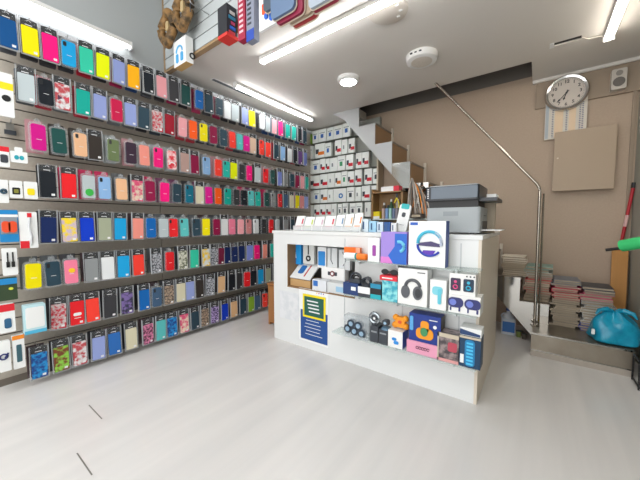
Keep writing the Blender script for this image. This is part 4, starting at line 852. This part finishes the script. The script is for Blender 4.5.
# handrail
t = thing('handrail', 'steel handrail pole rising from the landing and sloping up to ceiling', 'handrail', (.01, 3.42, ZP))
rail_m = mat('brushed_steel', '#b5aea4', .22, 1)
YRL = 0; tpx = ony(435, 83, 3.42); bnd = ony(540, 187, 3.42); ft = ony(536, 333, 3.42)
b = B()
R = .0125
P0 = (0, 0, 0); P1 = (bnd[0]-.01-.0, 0, bnd[2]-ZP)
P2 = (tpx[0]-.01, 0, ZC-ZP+.01)
dv = (Vector(P2)-Vector(P1)).normalized()
b.tube([P0, (P1[0], 0, P1[2]-.04), (P1[0]+dv.x*.008, 0, P1[2]-.008), Vector(P1)+dv*.04, P2], R, rail_m, 14); b.obj('pole', t, smooth=True)
B().tube([(.030, .03, 0), (P1[0]+.03, .03, P1[2]-.06)], .008, rail_m, 8).obj('thin_rod', t, smooth=True); B().lathe([(.035, 0), (.035, .008), (.02, .012)], rail_m, seg=20).obj('base_flange', t)

# ---- magazine stacks
def stack(nm, label_place, Xc, Yc, w_, d_, z0, z1, cols, n, jit=.017):
    h_ = (z1-z0)/n; z = z0
    for k in range(n):
        hx, cn = cols[min(len(cols)-1, int(k/n*len(cols)))]
        hh = h_*.93; Wk, Dk = w_*random.uniform(.93, 1), d_*random.uniform(.94, 1)
        t = thing('magazine', '%s magazine, %s from the bottom of the stack %s' % (cn, ONES[k+1], label_place), 'magazine', (Xc+random.uniform(-jit, jit), Yc+random.uniform(-jit, jit), z), random.uniform(-.06, .06), 'magazines stacked '+label_place)
        cv = col(hx); pg = mat('page_edge', '#a39582', .7, bump=.2, scale=80)
        B().box(-Wk/2, Wk/2, -Dk/2, Dk/2, 0, hh*.14, cv).box(-Wk/2, Wk/2, -Dk/2, Dk/2, hh*.86, hh, cv).box(-Wk/2, -Wk/2+.004, -Dk/2, Dk/2, hh*.14, hh*.86, cv).obj('cover', t)
        B().box(-Wk/2+.004, Wk/2-.003, -Dk/2+.003, Dk/2-.003, hh*.14, hh*.86, pg).obj('pages', t)
        z += h_
stack('a', 'on the second step', -.19, 3.72, .22, .28, zs[1]+.002, .845, [('#c9bda8', 'cream'), ('#a8987f', 'tan'), ('#e0d8c8', 'ivory')], 9)
stack('b', 'on the lowest step', .018, 3.72, .21, .28, zs[0]+.002, .76, [('#8f7f6a', 'brown'), ('#b05048', 'brick-red'), ('#cfc0ae', 'beige'), ('#cc4f4c', 'red'), ('#b4b5ac', 'grey'), ('#7fa39a', 'green-grey')], 13)
stack('c', 'on the landing, left', .235, 3.66, .20, .28, ZP+.002, .66, [('#9c9282', 'grey-brown'), ('#a89c8c', 'taupe'), ('#b8ab98', 'beige'), ('#8d8273', 'brown-grey'), ('#c46a6a', 'dusty-red'), ('#c83a5a', 'crimson'), ('#7a7f88', 'blue-grey')], 22)
stack('d', 'on the landing beside the wooden board', .455, 3.66, .215, .28, ZP+.002, .62, [('#3f4a9a', 'indigo'), ('#c9c8c4', 'white'), ('#d2cec4', 'pale'), ('#b9b8b6', 'light-grey'), ('#c9607a', 'pink-red'), ('#3a3f48', 'black')], 17)
# wooden board, mop pole, roll, bag
t = thing('wooden_board', 'tall orange-brown wooden board leaning in the right corner', 'board', (.64, 3.90, ZP), rot=(-.06, 0, 0)); B().box(-.055, .055, 0, .02, 0, .72, mat('board_orange', '#c08a48', .45, col2='#b07c3c', kind='grain', scale=22, bump=.05)).obj('panel', t); B().box(.055, .060, -.002, .022, 0, .72, mat('board_edge_dark', '#6b4a28', .6)).obj('edge_band', t)
t = thing('broom_pole', 'red broom pole with black cap leaning in the right corner', 'broom', (0, 0, 0)); a_, b_ = Vector((ony(604, 330, 3.99)[0], 3.99, ZP+.01)), Vector((ony(633, 190, 3.99)[0], 3.99, ony(633, 188, 3.99)[2])); rd = col('#b3202c')
B().tube([a_, b_], .013, rd, 12).obj('pole', t, smooth=True); d_ = (b_-a_).normalized(); B().tube([b_, b_+d_*.05], .017, black, 12).obj('cap', t, smooth=True); q = a_+(b_-a_)*.72; B().tube([q, q+d_*.11], .0145, mat('pale_label', '#d8b0ac', .5), 12).obj('pale_label', t, smooth=True)
t = thing('green_roll', 'bright green paper roll sticking in from the right edge', 'roll', (.545, 3.30, 1.01)); gr = mat('mint_green', '#3fd07c', .5, bump=.05)
dr = (Vector((.69, 3.16, 1.075))-Vector((.525, 3.30, 1.010))); B().tube([(0, 0, 0), dr*.5, dr], .046, gr, 18).obj('tube', t, smooth=True); B().tube([-dr.normalized()*.003, -dr.normalized()*.001], .034, mat('mint_dark', '#2da862', .5), 16).obj('end_disc', t, smooth=True)
t = thing('black_handle', 'short black handle under the end of the green roll', 'handle', (.49, 3.36, .975)); B().tube([(-.03, 0, -.008), (.10, .0, .02)], .012, black, 8).obj('grip', t, smooth=True); B().tube([(.10, 0, .02), (.22, 0, .04)], .007, wire, 8).obj('shaft', t, smooth=True)
# shelf bracket on the right wall carrying the roll
t = thing('wall_bracket', 'small metal bracket on the right wall carrying the green roll', 'bracket', (XR, 3.2, 1.02)); B().box(-.06, 0, -.02, .2, -.012, .0, wire).box(-.006, 0, -.02, .2, -.06, .05, wire).obj('plate', t)
# turquoise bag : lumpy sack
t = thing('plastic_bag', 'full turquoise plastic bag slumped on the landing front edge', 'bag', (.535, 3.36, ZP+.003)); bagm = mat('turquoise_plastic', '#16a0c0', .28, bump=.5, scale=14, col2='#0a84a8', kind='soft')
n1, n2 = 36, 16; b = B(); vs = []; fs = []
for j in range(n2+1):
    v = j/n2
    for k in range(n1):
        a = 2*PI*k/n1; rx, ry, hz = .165, .15, .255
        prof = math.sin(PI*min(1, .12+.88*(1-v))*.5)**.45 if v > 0 else .93
        prof *= (1-.55*max(0, v-.72)/.28)
        lump = 1+.06*math.sin(3*a+4*v)+.05*math.sin(5*a-7*v)+.04*math.sin(9*a+11*v)*v
        sq = (abs(math.cos(a))**4+abs(math.sin(a))**4)**(-.25)*.92
        vs.append((rx*prof*lump*sq*math.cos(a), ry*prof*lump*sq*math.sin(a), hz*v*(1+.05*math.sin(2*a+1)+.07*math.sin(4*a)*v)))
for j in range(n2):
    for k in range(n1): fs.append((j*n1+k, j*n1+(k+1) % n1, (j+1)*n1+(k+1) % n1, (j+1)*n1+k))
fs += [tuple(range(n1-1, -1, -1)), tuple(range(n2*n1, (n2+1)*n1))]
b.poly(vs, fs, bagm); bo = b.obj('sack', t, smooth=True); sd = bo.modifiers.new('s', 'SUBSURF'); sd.levels = sd.render_levels = 1
b = B()
for s in (-1, 1):
    b.tube([(s*.01, 0, .24), (s*.05, -.04, .27), (s*.10, -.06, .255), (s*.12, -.07, .22)], [.012, .02, .016, .006], bagm, 8)
b.obj('knot', t, smooth=True)
B().rr(-.15, -.13, .07, .11, -.155, -.135, .005, white).obj('white_tag', t)
# newspaper rack at the right edge, on the floor
t = thing('magazine_rack', 'low wire rack with black and white magazine at the right edge', 'rack', (.655, 3.05, 0)); 
b = B().tube([(-.035, -.08, 0), (-.035, -.06, .20)], .006, black, 6).tube([(-.035, .10, 0), (-.035, .10, .20)], .006, black, 6).tube([(.05, -.08, 0), (.05, -.06, .2)], .006, black, 6).tube([(-.035, -.08, .02), (.05, -.08, .02)], .006, black, 6).tube([(-.035, -.06, .2), (.05, -.06, .2)], .006, black, 6).tube([(-.035, -.08, .02), (-.035, .10, .02)], .006, black, 6).tube([(-.035, -.06, .2), (-.035, .10, .2)], .006, black, 6); b.obj('wire_frame', t)
t = thing('magazine', 'black and white printed magazine standing in the low rack', 'magazine', (.655, 3.0, .03)); B().box(-.03, .035, 0, .012, 0, .16, white).obj('pages', t); B().box(-.028, .033, -.002, 0, .10, .13, black).box(-.028, .033, -.002, 0, .0, .03, col('#8a3a3a')).obj('cover_print', t)
# jug and clutter under the stairs
t = thing('detergent_jug', 'white jug with blue label standing on floor under the stairs', 'bottle', (-.215, 3.68, 0), .1); jm_ = mat('jug_white', '#d4dce6', .35)
B().rr(-.065, .065, -.05, .05, 0, .17, .02, jm_, 4, 'z').lathe([(.058, .17), (.04, .21), (.022, .235), (.022, .25)], jm_, seg=20).obj('body', t, smooth=True)
B().box(-.055, .055, -.053, -.05, .03, .14, col('#3f78c0')).obj('blue_label', t); B().ring(-.035, .19, .03, .009, -.02, jm_, 0, 2*PI, 14).obj('handle', t, smooth=True); B().lathe([(.026, .25), (.026, .275)], col('#2a5fa8'), seg=16).obj('cap', t)
for k, (X, Y, hx, cn) in enumerate(((-.12, 3.63, '#7a8a4a', 'olive'), (-.07, 3.60, '#5a5248', 'brown'), (-.10, 3.70, '#8a6a5a', 'rust'))):
    t = thing('paint_pot', '%s small pot on floor under the lowest stair' % cn, 'pot', (X, Y, 0), 0, 'pots under the stairs'); B().lathe([(.02, 0), (.023, .06-.02*k/2)], col(hx), seg=14).obj('body', t, smooth=True); B().lathe([(.024, .06-.01*k), (.024, .068-.01*k)], dgrey, seg=14).obj('lid', t)

# ================================================================ ON THE BROWN WALL
# electric cabinet
t = thing('electrical_cabinet', 'beige square metal electrical cabinet on the brown wall under the clock', 'wall cabinet', (.34, 3.95, 1.522)); cm = mat('cabinet_beige', '#ac9983', .45, bump=.01)
B().box(-.228, .228, .012, YB-3.95, .006, .602, cm).obj('box', t); B().box(-.233, .233, 0, .011, 0, .608, cm).obj('door', t, bevel=.003); B().lathe([(.008, 0), (.008, .006)], mat('lock_cream', '#d0c4b0', .4), M=Matrix.Translation((-.2, 0, .34)) @ Matrix.Rotation(PI/2, 4, 'X'), seg=12).obj('lock', t)
# calendar strips behind the clock
p0, p1 = ony(545, 140, 4.04), ony(586, 105, 4.04)
t = thing('wall_calendar', 'striped paper calendar sheet hanging half behind clock and cabinet', 'calendar', (0, YB-.035, 0)); X0, X1 = .02, .355
B().box(X0, X1, -.006, .003, 2.08, 2.50, mat('calendar_paper', '#d3cdc2', .6)).obj('sheet', t)
b = B()
for xa, xb, hx in ((X0+.005, X0+.03, '#a9b4bc'), (X0+.08, X0+.15, '#e0c8a8'), (X0+.195, X0+.25, '#e0c8a8')): b.box(xa, xb, -.007, -.006, 2.09, 2.49, col(hx))
for xa in (X0+.058, X0+.17, X0+.275, X0+.295):
    for j in range(22): b.box(xa, xa+.014, -.0075, -.006, 2.10+.018*j, 2.108+.018*j, col('#5b6480'))
b.obj('printed_columns', t)
# clock
t = thing('wall_clock', 'round silver-rimmed wall clock with black numerals near the ceiling', 'clock', (.185, YB-.045, 2.525)); R = .178
B().lathe([(R, 0), (R, .03), (R-.012, .045), (R-.03, .04), (R-.034, .02)], chrome, M=Matrix.Rotation(PI/2, 4, 'X'), seg=48).obj('rim', t, smooth=True)
B().disc(0, 0, R-.03, R-.03, -.022, 0, mat('clock_face', '#cfc6bc', .5), 40).obj('face', t)
b = B(); 
for k in range(60):
    a = 2*PI*k/60; M = Matrix.Rotation(-a, 4, 'Y'); b.box(-.001, .001, -.024, -.022, R-.046, R-.038, black, M)
b.obj('minute_ring', t)
for k in range(1, 13):
    cu = bpy.data.curves.new('num', 'FONT'); cu.body = str(k); cu.size = .042; cu.align_x = 'CENTER'; cu.align_y = 'CENTER'; cu.extrude = .0005; cu.offset = .0009
    tmp = bpy.data.objects.new('tmp', cu); C.objects.link(tmp); dg = bpy.context.evaluated_depsgraph_get(); me = bpy.data.meshes.new_from_object(tmp.evaluated_get(dg)); bpy.data.objects.remove(tmp, do_unlink=True)
    me.materials.clear(); me.materials.append(black); a = 2*PI*k/12
    o = bpy.data.objects.new('numeral', me); C.objects.link(o); o.parent = t; o.location = (.112*math.sin(a), -.0235, .112*math.cos(a)); o.rotation_euler = (PI/2, 0, 0)
def hand(nm, ang, L_, w_, y_):
    M = Matrix.Rotation(ang, 4, 'Y')
    B().poly([M @ Vector(v) for v in ((-w_*.5, y_, -.03), (w_*.5, y_, -.03), (w_*.4, y_, L_*.6), (w_*1.2, y_, L_*.72), (0, y_, L_), (-w_*1.2, y_, L_*.72), (-w_*.4, y_, L_*.6))], [(0, 1, 2, 3, 4, 5, 6)], black).obj(nm, t)
hand('minute_hand', 2*PI*37/60, .115, .007, -.027); hand('hour_hand', 2*PI*(6.6/12), .075, .009, -.026)
B().disc(0, 0, .009, .009, -.030, -.022, black, 12).obj('hub', t)
# wall loudspeaker
t = thing('wall_speaker', 'small silver two-cone loudspeaker mounted high right of the clock', 'speaker', (.562, YB-.10, 2.455)); sm = mat('speaker_silver', '#c4beb6', .35, .1)
B().rr(-.052, .052, 0, .185, 0, .07, .012, sm).obj('cabinet', t, smooth=True); B().disc(0, .065, .042, .042, -.006, 0, mat('cone_grey', '#6b6661', .6, bump=.3, scale=200), 24).obj('woofer', t, smooth=True); B().disc(0, .145, .024, .024, -.006, 0, mat('tweeter_grey', '#8d8881', .4), 20).obj('tweeter', t, smooth=True); B().box(-.015, .015, .07, .10, .06, .12, dgrey).obj('mount', t)

# ================================================================ LIGHT, SKY, CAMERA
wd_ = bpy.data.worlds.new('world'); bpy.context.scene.world = wd_; wd_.use_nodes = True; nt = wd_.node_tree
bg = nt.nodes['Background']; sky = nt.nodes.new('ShaderNodeTexSky'); sky.sky_type = 'HOSEK_WILKIE'; sky.turbidity = 6; sky.sun_direction = (-.3, .5, .8)
mxr = nt.nodes.new('ShaderNodeMix'); mxr.data_type = 'RGBA'; mxr.inputs[0].default_value = .75; nt.links.new(sky.outputs[0], mxr.inputs[6]); mxr.inputs[7].default_value = (1, 1, 1, 1)
nt.links.new(mxr.outputs[2], bg.inputs['Color']); bg.inputs['Strength'].default_value = 1.3
def area(name, loc, rot, sx, sy, power, colr=(1, 1, 1)):
    l = bpy.data.lights.new(name, 'AREA'); l.shape = 'RECTANGLE'; l.size = sx; l.size_y = sy; l.energy = power; l.color = colr
    o = bpy.data.objects.new(name, l); C.objects.link(o); o.location = loc; o.rotation_euler = rot; return o
area('daylight_through_shopfront', (-1.2, YFRONT+.05, 1.7), (math.radians(90), 0, 0), 3.6, 3.0, 60, (1, .99, .97))
area('front_room_ceiling_lamp', (-1.2, -.6, ZH-.05), (0, 0, 0), 2.5, 1.2, 45, (.97, .99, 1))
0 and area('stairwell_lamp', (-1.1, 3.8, 4.15), (0, 0, 0), .5, .3, 2, (1, .95, .9))
cam = bpy.data.cameras.new('camera'); co = bpy.data.objects.new('camera', cam); C.objects.link(co); co.location = (0, 0, EYE)
co.rotation_euler = (PI/2-PD, 0, YAW); cam.sensor_width = 36; cam.lens = F/640*36; cam.clip_start = .05
bpy.context.scene.camera = co
vs_ = bpy.context.scene.view_settings; vs_.view_transform = 'Standard'; vs_.look = 'None'; vs_.exposure = .27; vs_.gamma = 1
